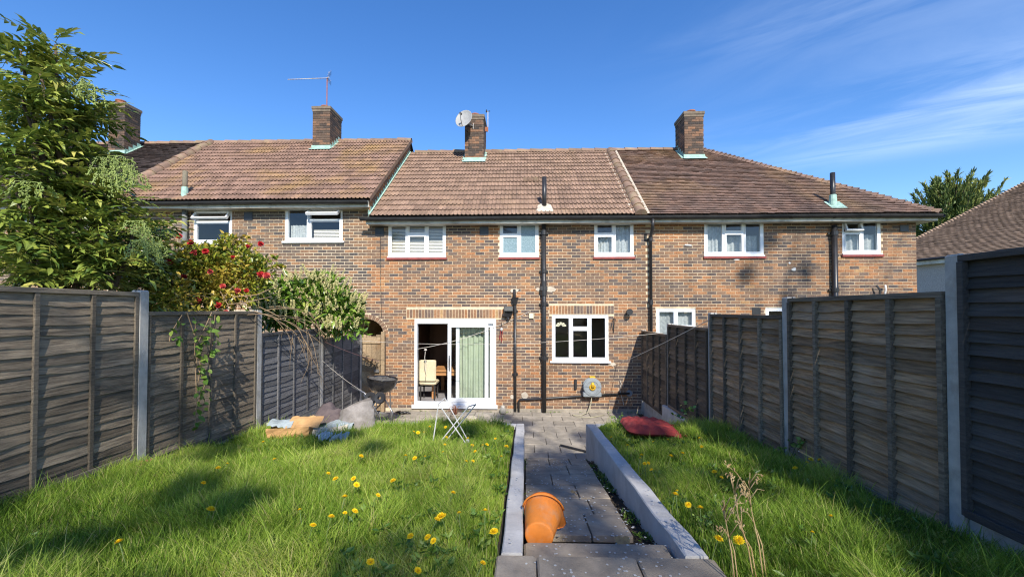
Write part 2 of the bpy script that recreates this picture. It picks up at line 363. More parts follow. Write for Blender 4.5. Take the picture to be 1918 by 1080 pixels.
g.face([(-.2, -1, .3), (1.1, -1, .3), (1.1, 6.4, .3), (-.2, 6.4, .3)])
o = link('ground', g.mesh('ground'), 'ground', kind='structure')
def soil_mesh(x0, x1, y0, y1):
    nx, ny = 24, 30; P = []
    for j in range(ny + 1):
        y = y0 + (y1 - y0) * j / ny; P.append([])
        for i in range(nx + 1):
            x = x0 + (x1 - x0) * i / nx; P[-1].append((x, y, lawn_z(x, y) - .012 + .03 * float(noise2(x, y, 3, 2.5)) - .03))
    m = MB(); m.add(*sheet(P, None)); return m
link('lawn_soil', soil_mesh(WL, -.14, -1, 6.42).mesh('lawn_soil_left', smooth=True), 'soil', kind='structure')
link('lawn_soil', soil_mesh(1.02, WR, -1, 6.42).mesh('lawn_soil_right', smooth=True), 'soil', kind='structure')

# ------------------------------------------------------------------ patio and path, slab by slab
def patio_z(y): return float(np.interp(y, [6.5, 10.6], [.075, 0.0]))
m = MB(); m.face([(WL, 6.5, .045), (WR, 6.5, .045), (WR, D, -.03), (WL, D, -.03)])
patio = link('patio', m.mesh('patio'), 'soil', kind='structure')
sl = MB(); sl.bbox((-.222, -.222, -.045), (.222, .222, 0), .006); slab_me = sl.mesh('patio_slab')
hs_ = MB(); hs_.bbox((-.11, -.222, -.045), (.11, .222, 0), .006); half_me = hs_.mesh('patio_half_slab')
for r in range(9):
    yy = D - .23 - r * .452
    if yy < 6.5: break
    off = .226 * (r % 2); x = WL + .26 - off
    while x < WR - .1:
        if x - .22 < WL + .02: link('paving_slab', half_me, 'patio_slab', patio, (x + .115, yy, patio_z(yy)), (R(-1.03), 0, 0), random.random())
        elif x + .22 > WR - .02: link('paving_slab', half_me, 'patio_slab', patio, (x - .112, yy, patio_z(yy)), (R(-1.03), 0, 0), random.random())
        else: link('paving_slab', slab_me, 'patio_slab', patio, (x, yy, patio_z(yy) + random.uniform(-.003, .003)), (R(-1.03 + random.uniform(-.3, .3)), R(random.uniform(-.3, .3)), 0), random.random())
        x += .452
# path: ramp of slabs between the two bed walls, steps at both ends
m = MB()
m.face([(-.02, 2.5, ramp_z(2.5) - .05), (.9, 2.5, ramp_z(2.5) - .05), (.9, 5.88, ramp_z(5.88) - .05), (-.02, 5.88, ramp_z(5.88) - .05)])
m.box((-.019, 5.84, -.05), (.899, 5.885, ramp_z(5.88) - .06))
path = link('path', m.mesh('path'), 'soil', kind='structure')
ramp_ang = -math.atan(.142)
y0 = 5.885; r = 0
RW = [.46, .46, .47, .46, .46, .47]
XS = [[-.005, .30, .57, .80], [-.005, .50, .80], [-.005, .28, .79], [-.005, .50, .785], [-.005, .24, .56, .775], [-.005, .47, .765]]
for dy, xs in zip(RW, XS):
    yc = y0 - dy / 2; zc = ramp_z(yc)
    for a, b in zip(xs[:-1], xs[1:]):
        s_ = MB(); w = (b - a) / 2 - .005; s_.bbox((-w, -dy / 2 + .005, -.05), (w, dy / 2 - .005, 0), .005)
        link('paving_slab', s_.mesh('path_slab'), 'slab', path, ((a + b) / 2, yc, zc + random.uniform(-.004, .004)), (ramp_ang + R(random.uniform(-.4, .4)), R(random.uniform(-.5, .5)), R(random.uniform(-.4, .4))), random.random())
    y0 -= dy
# low step towards the patio, and the steps up towards the camera
for nm, a, b in (('step', (-.01, 5.89, .0), (.89, 6.25, .26)), ('step', (-.01, 2.50, .7), (.885, 2.80, 1.0))):
    s_ = MB(); s_.bbox(a, b, .012); link(nm, s_.mesh('step'), 'slab', path, tone=.45)
for i, (a, b) in enumerate(((-.17, .06), (.06, .62), (.62, 1.06))):
    for j, (ya, yb) in enumerate(((1.98, 2.49), (1.45, 1.97), (.9, 1.44), (.3, .89))):
        s_ = MB(); s_.bbox((a + .004, ya, 1.0), (b - .004, yb, 1.09), .01)
        link('paving_slab', s_.mesh('top_slab'), 'slab', path, (0, 0, random.uniform(-.004, .004)), tone=random.random())
s_ = MB(); s_.box((-.165, -.9, .3), (1.055, 2.485, 1.01)); link('step_base', s_.mesh('step_base'), 'slab', path, tone=.3)

# ------------------------------------------------------------------ bed retaining walls
def bed_wall(xa, xb, xend, label):
    # run along the path (xa..xb) and a return along the patio to xend
    m = MB(); NN = 14; P = []
    for i in range(NN + 1):
        y = 2.50 + (6.5 - 2.50) * i / NN; zt = wall_top(y) + .006 * math.sin(i * 2.1); jx = .004 * math.sin(i * 1.7)
        P.append([(xa + jx, y, 0.02), (xa + jx, y, zt - .008), (xa + jx + .008, y, zt), (xb + jx - .008, y, zt), (xb + jx, y, zt - .008), (xb + jx, y, .02)])
    m.add(*sheet(P, None))
    m.face([P[0][k] for k in range(6)][::-1]); m.face([P[-1][k] for k in range(6)])
    o = tag(link(label[0], m.mesh(label[0]), 'render_wall'), label[1], 'wall')
    lo, hi = sorted((xend, xb if xend > xa else xa))
    r = MB(); n = 10
    P = []
    for i in range(n + 1):
        x = lo + .003 + (hi - lo - .006) * i / n; zt = .789 + .005 * math.sin(i * 2.3)
        P.append([(x, 6.385, .02), (x, 6.385, zt - .008), (x, 6.393, zt), (x, 6.49, zt), (x, 6.497, zt - .008), (x, 6.497, .02)])
    r.add(*sheet(P, None)); r.face(P[0]); r.face(P[-1][::-1])
    link('return_wall', r.mesh('return_wall'), 'render_wall', o)
    return o
bed_wall(-.14, -.02, -3.88, ('bed_wall', 'low grey rendered wall along the left edge of the path, holding the left lawn'))
bed_wall(.9, 1.03, 2.76, ('bed_wall', 'low grey rendered wall along the right side of the path, holding the right lawn'))

# ------------------------------------------------------------------ houses of the terrace
PITCH = math.atan2(2.91, 3.75); SLOPE = math.hypot(2.91, 3.75)
CP, SP = math.cos(PITCH), math.sin(PITCH)
EY = 10.25
brick_me = {}
def brick_mesh(mname):
    if mname not in brick_me:
        b = MB(); b.bbox((-.1075, -.012, -.0325), (.1075, .03, .0325), .003)
        b = MB(); x, y, z, c = .1075, .005, .0323, .003
        b.add([(-x, .03, -z), (x, .03, -z), (x, .03, z), (-x, .03, z), (-x, -y + c, -z), (x, -y + c, -z), (x, -y + c, z), (-x, -y + c, z), (-x + c, -y, -z + c), (x - c, -y, -z + c), (x - c, -y, z - c), (-x + c, -y, z - c)],
              [(0, 1, 5, 4), (1, 2, 6, 5), (2, 3, 7, 6), (3, 0, 4, 7), (4, 5, 9, 8), (5, 6, 10, 9), (6, 7, 11, 10), (7, 4, 8, 11), (8, 9, 10, 11)])
        brick_me[mname] = b.mesh('brick_' + mname); brick_me[mname].materials.append(MATS[mname])
    return brick_me[mname]
def sub(iv, a, b):
    out = []
    for p, q in iv:
        if b <= p or a >= q: out.append((p, q)); continue
        if a > p: out.append((p, a))
        if b < q: out.append((b, q))
    return out
class House:
    def __init__(s, label, base, mbrick, mmortar, seed, nfull=290):
        s.o = thing('terraced_house', label, 'house', base); s.base = Vector(base); s.mb = mbrick; s.mm = mmortar; s.rs = random.Random(seed); s.seed = seed
        s.full = []; s.rest = MB(); s.nfull = nfull
    def part(s, name, mb, m, parent=None, kind=None, smooth=False, tone=0.0):
        if parent is None:
            return link(name, mb.mesh(name, s.base, smooth), m, s.o, tone=tone, kind=kind)
        return link(name, mb.mesh(name, s.base, smooth), m, parent, tone=tone, kind=kind)
    def tone(s, x, z):
        n = float(noise2(x, z, s.seed, 1.1)); r = s.rs.random()
        t = .12 + .75 * r + .38 * (n - .5)
        if s.rs.random() < .22: t -= .25
        return min(1, max(0.001, t))
    def courses(s, x0, x1, z0, z1, holes, yy=D):
        """stretcher-bond bricks; holes: list of (xa,xb,za,zb) or callables z->intervals"""
        k = 0; z = z0
        while z + .075 <= z1 + 1e-6:
            zm = z + .0375; iv = [(x0, x1)]
            for h in holes:
                if callable(h):
                    for a, b in h(zm): iv = sub(iv, a, b)
                elif h[2] < zm + .03 and h[3] > zm - .03: iv = sub(iv, h[0], h[1])
            off = .1125 * (k % 2)
            sn = lambda v: round((v - off) / .225) * .225 + off
            iv = [(sn(a) if a == x0 and x0 > -16 else a, sn(b) if b == x1 and x1 < 9 else b) for a, b in iv]
            for a, b in iv:
                i0 = math.floor((a - off) / .225)
                x = i0 * .225 + off
                while x < b:
                    p, q = max(x, a), min(x + .225, b); x += .225
                    if q - p < .04: continue
                    s.brick(p + .005, q - .005, z + .0052, z + .0698, yy)
            z += .075; k += 1
    def brick(s, p, q, za, zb, yy=D):
        t = s.tone((p + q) / 2, zb); dy = s.rs.uniform(-.002, .002)
        if abs((q - p) - .215) < .002: s.full.append(((p + q) / 2, yy + dy, (za + zb) / 2, t))
        else:
            s.rest.tone = t; s.rest.box((p, yy - .005 + dy, za), (q, yy + .02, zb), skip=('+y',))
    def soldiers(s, x0, x1, z0, z1):
        n = round((x1 - x0) / .075); w = (x1 - x0) / n
        for i in range(n):
            b = MB(); a = x0 + i * w + .006; c = x0 + (i + 1) * w - .006
            b.box((a, D - .006, z0 + .006), (c, D + .02, z1 - .006), skip=('+y',))
            link('brick', b.mesh('soldier_brick', s.base), s.mb, s.o, tone=min(1, s.tone(a * 3, z0) + .12))
    def finish_bricks(s, mortar_mb):
        wall = s.part('wall', mortar_mb, s.mm); s.wall = wall
        me = brick_mesh(s.mb)
        s.full.sort(key=lambda f: (Vector(f[:3]) - CAMP).length)
        for f in s.full[:s.nfull]:
            link('brick', me, None, s.o, Vector(f[:3]) - s.base, tone=f[3])
        for f in s.full[s.nfull:]:
            s.rest.tone = f[3]; x, y, z, c = .1075, .005, .0323, .003
            X, Y, Z = f[:3]
            s.rest.add([(X + a, Y + b, Z + d) for a, b, d in [(-x, .02, -z), (x, .02, -z), (x, .02, z), (-x, .02, z), (-x, -y, -z), (x, -y, -z), (x, -y, z), (-x, -y, z)]],
                       [(0, 1, 5, 4), (1, 2, 6, 5), (2, 3, 7, 6), (3, 0, 4, 7), (4, 5, 6, 7)])
        s.part('brickwork', s.rest, s.mb, kind='stuff')
def mortar_sheet(mb, x0, x1, z0, z1, holes, y=D):
    xs = sorted({x0, x1, *[v for h in holes for v in h[:2] if x0 < v < x1]}); zs = sorted({z0, z1, *[v for h in holes for v in h[2:] if z0 < v < z1]})
    for a, b in zip(xs[:-1], xs[1:]):
        for c, d in zip(zs[:-1], zs[1:]):
            mx, mz = (a + b) / 2, (c + d) / 2
            if any(h[0] < mx < h[1] and h[2] < mz < h[3] for h in holes): continue
            mb.face([(a, y, c), (b, y, c), (b, y, d), (a, y, d)])
def reveals(mb, h, depth=.16, y=D):
    a, b, c, d = h
    mb.face([(a, y, c), (a, y + depth, c), (a, y + depth, d), (a, y, d)]); mb.face([(b, y, c), (b, y, d), (b, y + depth, d), (b, y + depth, c)])
    mb.face([(a, y, d), (a, y + depth, d), (b, y + depth, d), (b, y, d)]); mb.face([(a, y, c), (b, y, c), (b, y + depth, c), (a, y + depth, c)])
def room(mb, x0, x1, y0, y1, z0, z1, hole=None):
    """inside faces of a box, open towards the garden where the wall is"""
    mb.face([(x0, y1, z0), (x1, y1, z0), (x1, y1, z1), (x0, y1, z1)]); mb.face([(x0, y0, z0), (x0, y1, z0), (x0, y1, z1), (x0, y0, z1)])
    mb.face([(x1, y0, z0), (x1, y0, z1), (x1, y1, z1), (x1, y1, z0)]); mb.face([(x0, y0, z1), (x0, y1, z1), (x1, y1, z1), (x1, y0, z1)])
    mb.face([(x0, y0, z0), (x1, y0, z0), (x1, y1, z0), (x0, y1, z0)])
def window(H, h, lights, sill='red_sill', pane='pane', fm='upvc', panes=None):
    """lights: rectangles in fractions of the opening (x0,x1,z0,z1,opens). opens>0: sash hung at top and swung out by that angle"""
    x0, x1, z0, z1 = h; W = x1 - x0; Hh = z1 - z0; fw = .055
    f = MB(); yf = D + .012; yb = D + .085
    f.box((x0, yf, z0), (x0 + fw, yb, z1)); f.box((x1 - fw, yf, z0), (x1, yb, z1))
    f.box((x0 + fw, yf, z1 - fw), (x1 - fw, yb, z1)); f.box((x0 + fw, yf, z0), (x1 - fw, yb, z0 + fw))
    win = H.part('window', f, fm)
    mul = MB(); ed = set()
    for i, (a, b, c, d, op) in enumerate(lights):
        X0, X1, Z0, Z1 = x0 + W * a, x0 + W * b, z0 + Hh * c, z0 + Hh * d
        X0 += fw if a == 0 else .024; X1 -= fw if b == 1 else .024; Z0 += fw if c == 0 else .024; Z1 -= fw if d == 1 else .024
        for e, val in (('r', b), ('t', d)):
            pass
        # sash ring and pane, hinged at the top
        s = MB(); sw = .042 if op else .022; y0 = yf - (.014 if op else .004); y1 = yf + .05
        A, B, C_, E_ = X0 + .003, X1 - .003, Z0 + .003, Z1 - .003
        if op: A, B, C_, E_ = X0 - .012, X1 + .012, Z0 - .012, Z1 + .012
        s.box((A, y0, C_), (A + sw, y1, E_)); s.box((B - sw, y0, C_), (B, y1, E_))
        s.box((A + sw, y0, E_ - sw), (B - sw, y1, E_)); s.box((A + sw, y0, C_), (B - sw, y1, C_ + sw))
        p = MB(); p.face([(A + sw - .004, y0 + .022, C_ + sw - .004), (B - sw + .004, y0 + .022, C_ + sw - .004), (B - sw + .004, y0 + .022, E_ - sw + .004), (A + sw - .004, y0 + .022, E_ - sw + .004)])
        if op and op > 1:
            Rm = Matrix.Translation((0, y0, E_)) @ Matrix.Rotation(-R(op), 4, 'X') @ Matrix.Translation((0, -y0, -E_))
            s.v = [tuple(Rm @ Vector(q)) for q in s.v]; p.v = [tuple(Rm @ Vector(q)) for q in p.v]
        H.part('sash', s, fm, win)
        H.part('pane', p, (panes[i] if panes else pane), win)
    # mullions and transoms
    for (xa, xb, za, zb) in mulls(lights):
        X0, X1, Z0, Z1 = x0 + W * xa, x0 + W * xb, z0 + Hh * za, z0 + Hh * zb
        if xa == xb: mul.box((X0 - .024, yf + .001, max(Z0, z0 + fw)), (X0 + .024, yb - .002, min(Z1, z1 - fw)))
        else: mul.box((max(X0 + .024 if xa > 0 else X0, x0 + fw), yf + .002, Z0 - .024), (min(X1 - .024 if xb < 1 else X1, x1 - fw), yb - .003, Z0 + .024))
    if mul.v: H.part('mullion', mul, fm, win)
    if sill:
        s = MB()
        if sill == 'white': s.box((x0 - .05, D - .055, z0 - .045), (x1 + .05, yb, z0 - .002)); H.part('sill', s, fm, win)
        else:
            s.box((x0 - .01, D - .03, z0 - .03), (x1 + .01, yb, z0 - .002)); H.part('sill', s, fm, win)
            s = MB(); s.box((x0 - .03, D - .045, z0 - .085), (x1 + .03, D + .02, z0 - .032)); H.part('sill', s, sill, win)
    t = MB(); t.box((x0 + W * .3, yf - .006, z1 - .045), (x0 + W * .7, yf + .002, z1 - .03)); H.part('trickle_vent', t, fm, win)
    return win
def mulls(lights):
    out = set()
    for a, b, c, d, o in lights:
        if b < 1: out.add((b, b, 0.0, 1.0))
        if d < 1: out.add((a, b, d, d))
    return sorted(out)
L3 = [(0, .335, 0, 1, 0), (.335, .665, .66, 1, 0), (.335, .665, 0, .66, 1), (.665, 1, 0, 1, 0)]
L2 = [(0, .5, .62, 1, 0), (0, .5, 0, .62, 1), (.5, 1, 0, 1, 0)]

# interlocking concrete tile with two rolls
def roll_tile():
    b = MB(); xs = []; 
    for k in (0, .1): xs += [(k + .002, .0), (k + .022, 0), (k + .036, .017), (k + .05, .023), (k + .064, .017), (k + .078, 0)]
    xs.append((.199, 0)); n = len(xs)
    vs = [(x, 0, z + .034) for x, z in xs] + [(x, .33, z + .006) for x, z in xs] + [(x, .05, z + .006) for x, z in xs]
    fs = [(i, i + 1, n + i + 1, n + i) for i in range(n - 1)] + [(2 * n + i, 2 * n + i + 1, i + 1, i) for i in range(n - 1)]
    b.add(vs, fs); return b
RT = roll_tile(); rt_me = {}
def roll_roof(H, x0, x1, ze, m, nind=290, seed=0, skip=None):
    rs = random.Random(seed)
    rows = 16; gauge = SLOPE / rows
    Mx = Matrix.Rotation(PITCH, 4, 'X'); tiles = []
    n = round((x1 - x0) / .2); w = (x1 - x0) / n
    for r in range(rows):
        for c in range(n):
            s = r * gauge; tiles.append((x0 + c * w, EY + s * CP, ze + s * SP, rs.random(), r, c))
    if m not in rt_me:
        rt_me[m] = RT.mesh('roll_tile_' + m); rt_me[m].materials.append(MATS[m])
    tiles.sort(key=lambda t: (Vector(t[:3]) - CAMP).length)
    rest = MB()
    for i, (X, Y, Z, t, r, c) in enumerate(tiles):
        jz = rs.uniform(-.003, .003)
        if i < nind: link('roof_tile', rt_me[m], None, H.o, Vector((X, Y, Z + jz)) - H.base, (PITCH, 0, R(rs.uniform(-.4, .4))), t)
        else:
            rest.tone = max(t, .001); M4 = Matrix.Translation((X, Y, Z + jz)) @ Mx
            rest.add([M4 @ Vector(v) for v in RT.v], RT.f)
    H.part('roof_tiling', rest, m, kind='stuff')
def roof_deck(H, x0, x1, ze, m, xr0=None, xr1=None):
    b = MB(); zr = ze + 2.91; a0 = x0 if xr0 is None else xr0; a1 = x1 if xr1 is None else xr1
    e = .012
    b.face([(x0, EY + .03, ze + .0 - e), (x1, EY + .03, ze - e), (a1, EY + 3.75, zr - e), (a0, EY + 3.75, zr - e)])
    b.face([(a0, EY + 3.75, zr - e), (a1, EY + 3.75, zr - e), (x1, EY + 7.5, ze - e), (x0, EY + 7.5, ze - e)])
    if a1 != x1: b.face([(x1, EY + .03, ze - e), (x1, EY + 7.5, ze - e), (a1, EY + 3.75, zr - e)])
    return H.part('roof', b, m, tone=.4)
def half_round(H, pts, rad, m, name='ridge_tile', seg=.33, seed=1, parent=None):
    """row of half-round tiles along a line, each slightly conical so it steps over the next"""
    rs = random.Random(seed); A, B = Vector(pts[0]), Vector(pts[1]); L = (B - A).length; n = max(1, round(L / seg)); d = (B - A) / n; u = d.normalized()
    side = u.cross(Vector((0, 0, 1))).normalized(); up = side.cross(u)
    for i in range(n):
        b = MB(); P = []
        for t, k in ((-.02, 1.12), (.06, 1.1), (1.0, .93)):
            c = A + d * (i + t)
            P.append([c + (side * math.cos(math.pi * j / 7) + up * math.sin(math.pi * j / 7)) * rad * k for j in range(8)])
        b.add(*sheet(P, None)); b.face([p for p in P[0]][::-1])
        link(name, b.mesh(name, H.base if parent is None else H.base, True), m, H.o, (0, 0, rs.uniform(-.006, .006)), tone=rs.random())
def plain_field(mb, O, U, V, umin, umax, vmax, w=.165, g=.1, seed=0, lift=.028):
    """small overlapping tiles on the plane O+u*U+v*V; umin,umax: functions of v"""
    rs = random.Random(seed); U, V = Vector(U), Vector(V); Nn = U.cross(V).normalized(); O = Vector(O); r = 0; v = 0
    while v < vmax - .02:
        a, b = umin(v), umax(v); u = a - (w / 2 if r % 2 else 0) ; dr = rs.uniform(-.006, .006)
        while u < b:
            p, q = max(u, a), min(u + w - .004, b); u += w
            if q - p < .02: continue
            h0 = lift + rs.uniform(0, .009); h1 = .003; v0 = v + rs.uniform(-.007, .007) + dr; v1 = v + g + .03; mb.tone = max(.001, rs.random())
            pts = [O + U * p + V * v0 + Nn * h0, O + U * q + V * v0 + Nn * (h0 + rs.uniform(-.004, .004)), O + U * q + V * v1 + Nn * h1, O + U * p + V * v1 + Nn * h1, O + U * p + V * (v0 + .03) - Nn * .004, O + U * q + V * (v0 + .03) - Nn * .004]
            mb.add(pts, [(0, 1, 2, 3), (4, 5, 1, 0)])
        v += g; r += 1
def eaves(H, x0, x1, ze, gutter='black_plastic', gx0=None, gx1=None, ret=False):
    f = MB(); f.box((x0, EY + .06, ze - .17), (x1, EY + .085, ze - .008)); fa = H.part('fascia', f, 'soffit_white')
    s = MB(); s.box((x0, EY + .0851, ze - .165), (x1, D + .01, ze - .14)); H.part('soffit', s, 'soffit_white')
    gm = MB(); gx0 = x0 if gx0 is None else gx0; gx1 = x1 if gx1 is None else gx1
    P = []
    for i in range(9):
        x = gx0 + (gx1 - gx0) * i / 8; P.append([(x, EY - .005 - .055 * math.cos(math.pi * j / 8), ze - .035 - .006 * math.sin(i) - .07 * math.sin(math.pi * j / 8)) for j in range(9)])
    gm.add(*sheet(P, None))
    P2 = [[(p[0], p[1] + (.006 if j < 4 else -.006 if j > 4 else 0), p[2] + .006) for j, p in enumerate(r)] for r in P]
    gm.add(*sheet(P2, None))
    go = H.part('gutter', gm, gutter, smooth=True)
    for i in range(int((gx1 - gx0) / 1.0) + 1):
        x = gx0 + .25 + i * 1.0
        if x > gx1 - .1: break
        b = MB()
        P = []
        for xx in (x - .018, x + .018): P.append([(xx, EY - .005 - .061 * math.cos(math.pi * j / 8), ze - .034 - .077 * math.sin(math.pi * j / 8)) for j in range(9)])
        b.add(*sheet(P, None)); b.box((x - .012, EY + .04, ze - .10), (x + .012, EY + .058, ze - .02)); H.part('gutter_bracket', b, gutter, go)
    if ret:
        gm = MB(); P = []
        for i in range(5):
            y = EY + 7.5 * i / 4; P.append([(gx1 - .0 + .05 + .055 * math.cos(math.pi * j / 8), y, ze - .035 - .07 * math.sin(math.pi * j / 8)) for j in range(9)])
        gm.add(*sheet(P, None)); H.part('gutter', gm, gutter, smooth=True)
def chimney(H, x0, x1, y0, y1, zb, zt, seed, pot=True, dark=0.0):
    rs = random.Random(seed); core = MB(); e = .008
    core.box((x0 + e, y0 + e, zb - .5), (x1 - e, y1 - e, zt - .02)); c = H.part('chimney', core, 'mortar_chimney')
    b = MB(); z = zt - .16; k = 0
    def run(a0, a1, fn, z, k, h=.065):
        x = a0 - (.1125 if k % 2 else 0)
        while x < a1:
            p, q = max(x, a0), min(x + .215, a1); x += .225
            if q - p < .03: continue
            b.tone = max(.001, min(1, rs.random() * .9 - dark + .1 - (.25 if zt - z < .5 else 0))); fn(p, q, z, z + h)
    while z > zb - .4:
        run(x0, x1, lambda p, q, a, d: b.box((p, y0 - rs.uniform(0, .004), a), (q, y0 + .02, d)), z, k)
        run(y0 + .02, y1, lambda p, q, a, d: b.box((x1 - .02, p, a), (x1 + rs.uniform(0, .004), q, d)), z, k)
        run(y0 + .02, y1, lambda p, q, a, d: b.box((x0 - rs.uniform(0, .004), p, a), (x0 + .02, q, d)), z, k)
        z -= .075; k += 1
    H.part('chimney_bricks', b, 'brick_chimney', c, kind='stuff')
    t = MB(); t.box((x0 - .03, y0 - .03, zt - .085), (x1 + .03, y1 + .03, zt - .0)); t.box((x0 - .012, y0 - .012, zt - .16), (x1 + .012, y1 + .012, zt - .0851))
    t.add([(x0 - .03, y0 - .03, zt), (x1 + .03, y0 - .03, zt), (x1 + .03, y1 + .03, zt), (x0 - .03, y1 + .03, zt), (x0 + .12, y0 + .15, zt + .05), (x1 - .12, y0 + .15, zt + .05), (x1 - .12, y1 - .15, zt + .05), (x0 + .12, y1 - .15, zt + .05)], [(0, 1, 5, 4), (1, 2, 6, 5), (2, 3, 7, 6), (3, 0, 4, 7), (4, 5, 6, 7)])
    H.part('chimney_cap', t, 'mortar_chimney', c)
    if pot:
        p = MB(); M4 = Matrix.Translation(((x0 + x1) / 2, (y0 + y1) / 2 - .15, zt + .03)); p.lathe([(.13, 0), (.125, .05), (.14, .06), (.14, .09), (.1, .09), (.1, .02)], 16, M4); H.part('chimney_pot', p, 'terracotta', c, smooth=False)
    # verdigris flashing: apron in front, stepped pieces up the sides
    f = MB(); n = Vector((0, -SP, CP))
    f.box((x0 - .03, y0 - .012, zb - .02), (x1 + .03, y0 - .004, zb + .14))
    a = Vector((x0 - .06, y0 - .01, zb + .02)); d = Vector((0, -CP, -SP)) * .14
    f.face([a + n * .03, a + d + n * .045, Vector((x1 + .06, y0 - .01, zb + .02)) + d + n * .045, Vector((x1 + .06, y0 - .01, zb + .02)) + n * .03])
    yy = y0
    ridge_y = EY + 3.75
    while yy < min(y1, ridge_y) - .02:
        zz = zb + (yy - y0) * SP / CP
        for xx, s in ((x1 + .006, 1), (x0 - .006, -1)):
            f.face([(xx, yy, zz - .04), (xx, yy + .15, zz + .15 * SP / CP - .04), (xx, yy + .15, zz + .2), (xx, yy, zz + .2)])
            q = [(xx, yy, zz + .035), (xx + s * .09, yy, zz + .035), (xx + s * .09, yy + .15, zz + .15 * SP / CP + .035), (xx, yy + .15, zz + .15 * SP / CP + .035)]
            f.face(q)
        yy += .145
    H.part('flashing', f, 'verdigris', c)
    return c

# ---- middle house
ZM, ZL = 4.72, 5.14
mid = House('middle terraced house with white sliding door, satellite dish chimney and brown roll tiled roof', (-.5, D, 0), 'brick', 'mortar', 11)
AX, AZ, AR = -3.94, 1.80, .455       # passage arch
door = (-2.735, -.725, .165, 2.25)
mw = [(-3.41, -1.97, 3.80, 4.63), (-.635, .32, 3.80, 4.63), (1.68, 2.635, 3.80, 4.63), (.645, 2.015, 1.24, 2.36)]
lint = [(-2.94, -.52, 2.275, 2.49), (.58, 2.15, 2.375, 2.585)]
def arch_iv(z):
    r = AR + .115
    if z > AZ + r: return []
    if z < AZ: return [(AX - AR, AX + AR)]
    w = math.sqrt(max(0, r * r - (z - AZ) ** 2)); return [(AX - w, AX + w)] if w > .02 else []
ZSPL = 2.55
mw_holes = [door] + mw
mid.courses(-4.62, 2.96, .075, ZSPL, mw_holes + lint + [arch_iv])
mid.courses(-3.87, 2.96, ZSPL, ZM - .12, mw_holes + lint)
for a, b, c, d in lint: mid.soldiers(a, b, c, d)
for k in range(17):           # arch ring of headers
    th = math.pi * k / 17; t1 = math.pi * (k + 1) / 17; b = MB(); ra, rb = AR + .004, AR + .11; e = .012
    P = [(AX + r_ * math.cos(t), AZ + r_ * math.sin(t)) for r_, t in ((ra, th + e), (rb, th + e), (rb, t1 - e), (ra, t1 - e))]
    b.add([(x, D - .006, z) for x, z in P] + [(x, D + .05, z) for x, z in P], [(0, 3, 2, 1), (0, 1, 5, 4), (1, 2, 6, 5), (2, 3, 7, 6), (3, 0, 4, 7)])
    link('brick', b.mesh('arch_brick', mid.base), 'brick', mid.o, tone=random.uniform(.35, .8))
mo = MB(); HB = mw_holes + [(AX - AR, AX + AR, -.1, 2.4)]
mortar_sheet(mo, -4.62, 2.96, -.1, ZSPL, HB); mortar_sheet(mo, -3.87, 2.96, ZSPL, ZM - .1, mw_holes)
for i in range(18):
    xa = AX - AR + 2 * AR * i / 18; xb = AX - AR + 2 * AR * (i + 1) / 18
    za, zb = (AZ + math.sqrt(max(0, AR * AR - (x - AX) ** 2)) for x in (xa, xb))
    mo.face([(xa, D, za), (xb, D, zb), (xb, D, 2.4), (xa, D, 2.4)]); mo.face([(xa, D, za), (xb, D, zb), (xb, D + 2.8, zb), (xa, D + 2.8, za)])
for x in (AX - AR, AX + AR): mo.face([(x, D, -.1), (x, D + 2.8, -.1), (x, D + 2.8, AZ), (x, D, AZ)])
mo.face([(AX - AR, D + 2.8, -.1), (AX + AR, D + 2.8, -.1), (AX + AR, D + 2.8, 2.4), (AX - AR, D + 2.8, 2.4)])
for h in mw_holes: reveals(mo, h)
mid.finish_bricks(mo)
rw_ = MB(); rw_.face([(-4.62, D + 6.9, -.1), (2.96, D + 6.9, -.1), (2.96, D + 6.9, 4.6), (-4.62, D + 6.9, 4.6)]); mid.part('rear_wall', rw_, 'mortar')
pl = MB(); pl.box((AX + AR + .16, D - .022, -.06), (2.9, D + .01, .07)); mid.part('plinth', pl, 'patio_slab', tone=.1)
roof_deck(mid, -3.79, 2.7, ZM, 'tile_dark'); roll_roof(mid, -3.77, 2.63, ZM, 'tile_concrete', seed=3)
half_round(mid, ((-3.6, EY + 3.75, ZM + 2.86), (2.66, EY + 3.75, ZM + 2.86)), .13, 'ridge_clay', seg=.42, seed=4)
half_round(mid, ((2.72, EY - .02, ZM + .0), (2.72, EY + 3.7, ZM + 2.88)), .13, 'ridge_clay', seg=.36, seed=5, name='party_tile')
mf = MB(); mf.tone = .5
for sx in (2.57, 2.88):
    mf.face([(sx - .05, EY, ZM + .01), (sx + .05, EY, ZM + .05), (sx + .05, EY + 3.7, ZM + 2.92), (sx - .05, EY + 3.7, ZM + 2.88)])
mid.part('mortar_fillet', mf, 'mortar_patch')
eaves(mid, -3.86, 2.95, ZM, gx0=-3.98, gx1=2.95)
chimney(mid, -1.88, -1.30, 13.25, 14.1, ZM + (13.25 - EY) * SP / CP, 8.53, 21)
window(mid, mw[0], L3); window(mid, mw[1], L2, panes=['pane', 'pane_frost', 'pane_frost']); window(mid, mw[2], L2)
window(mid, mw[3], [(0, .335, 0, 1, 0), (.335, .665, .70, 1, 0), (.335, .665, 0, .70, 1), (.665, 1, 0, 1, 0)], sill='white')
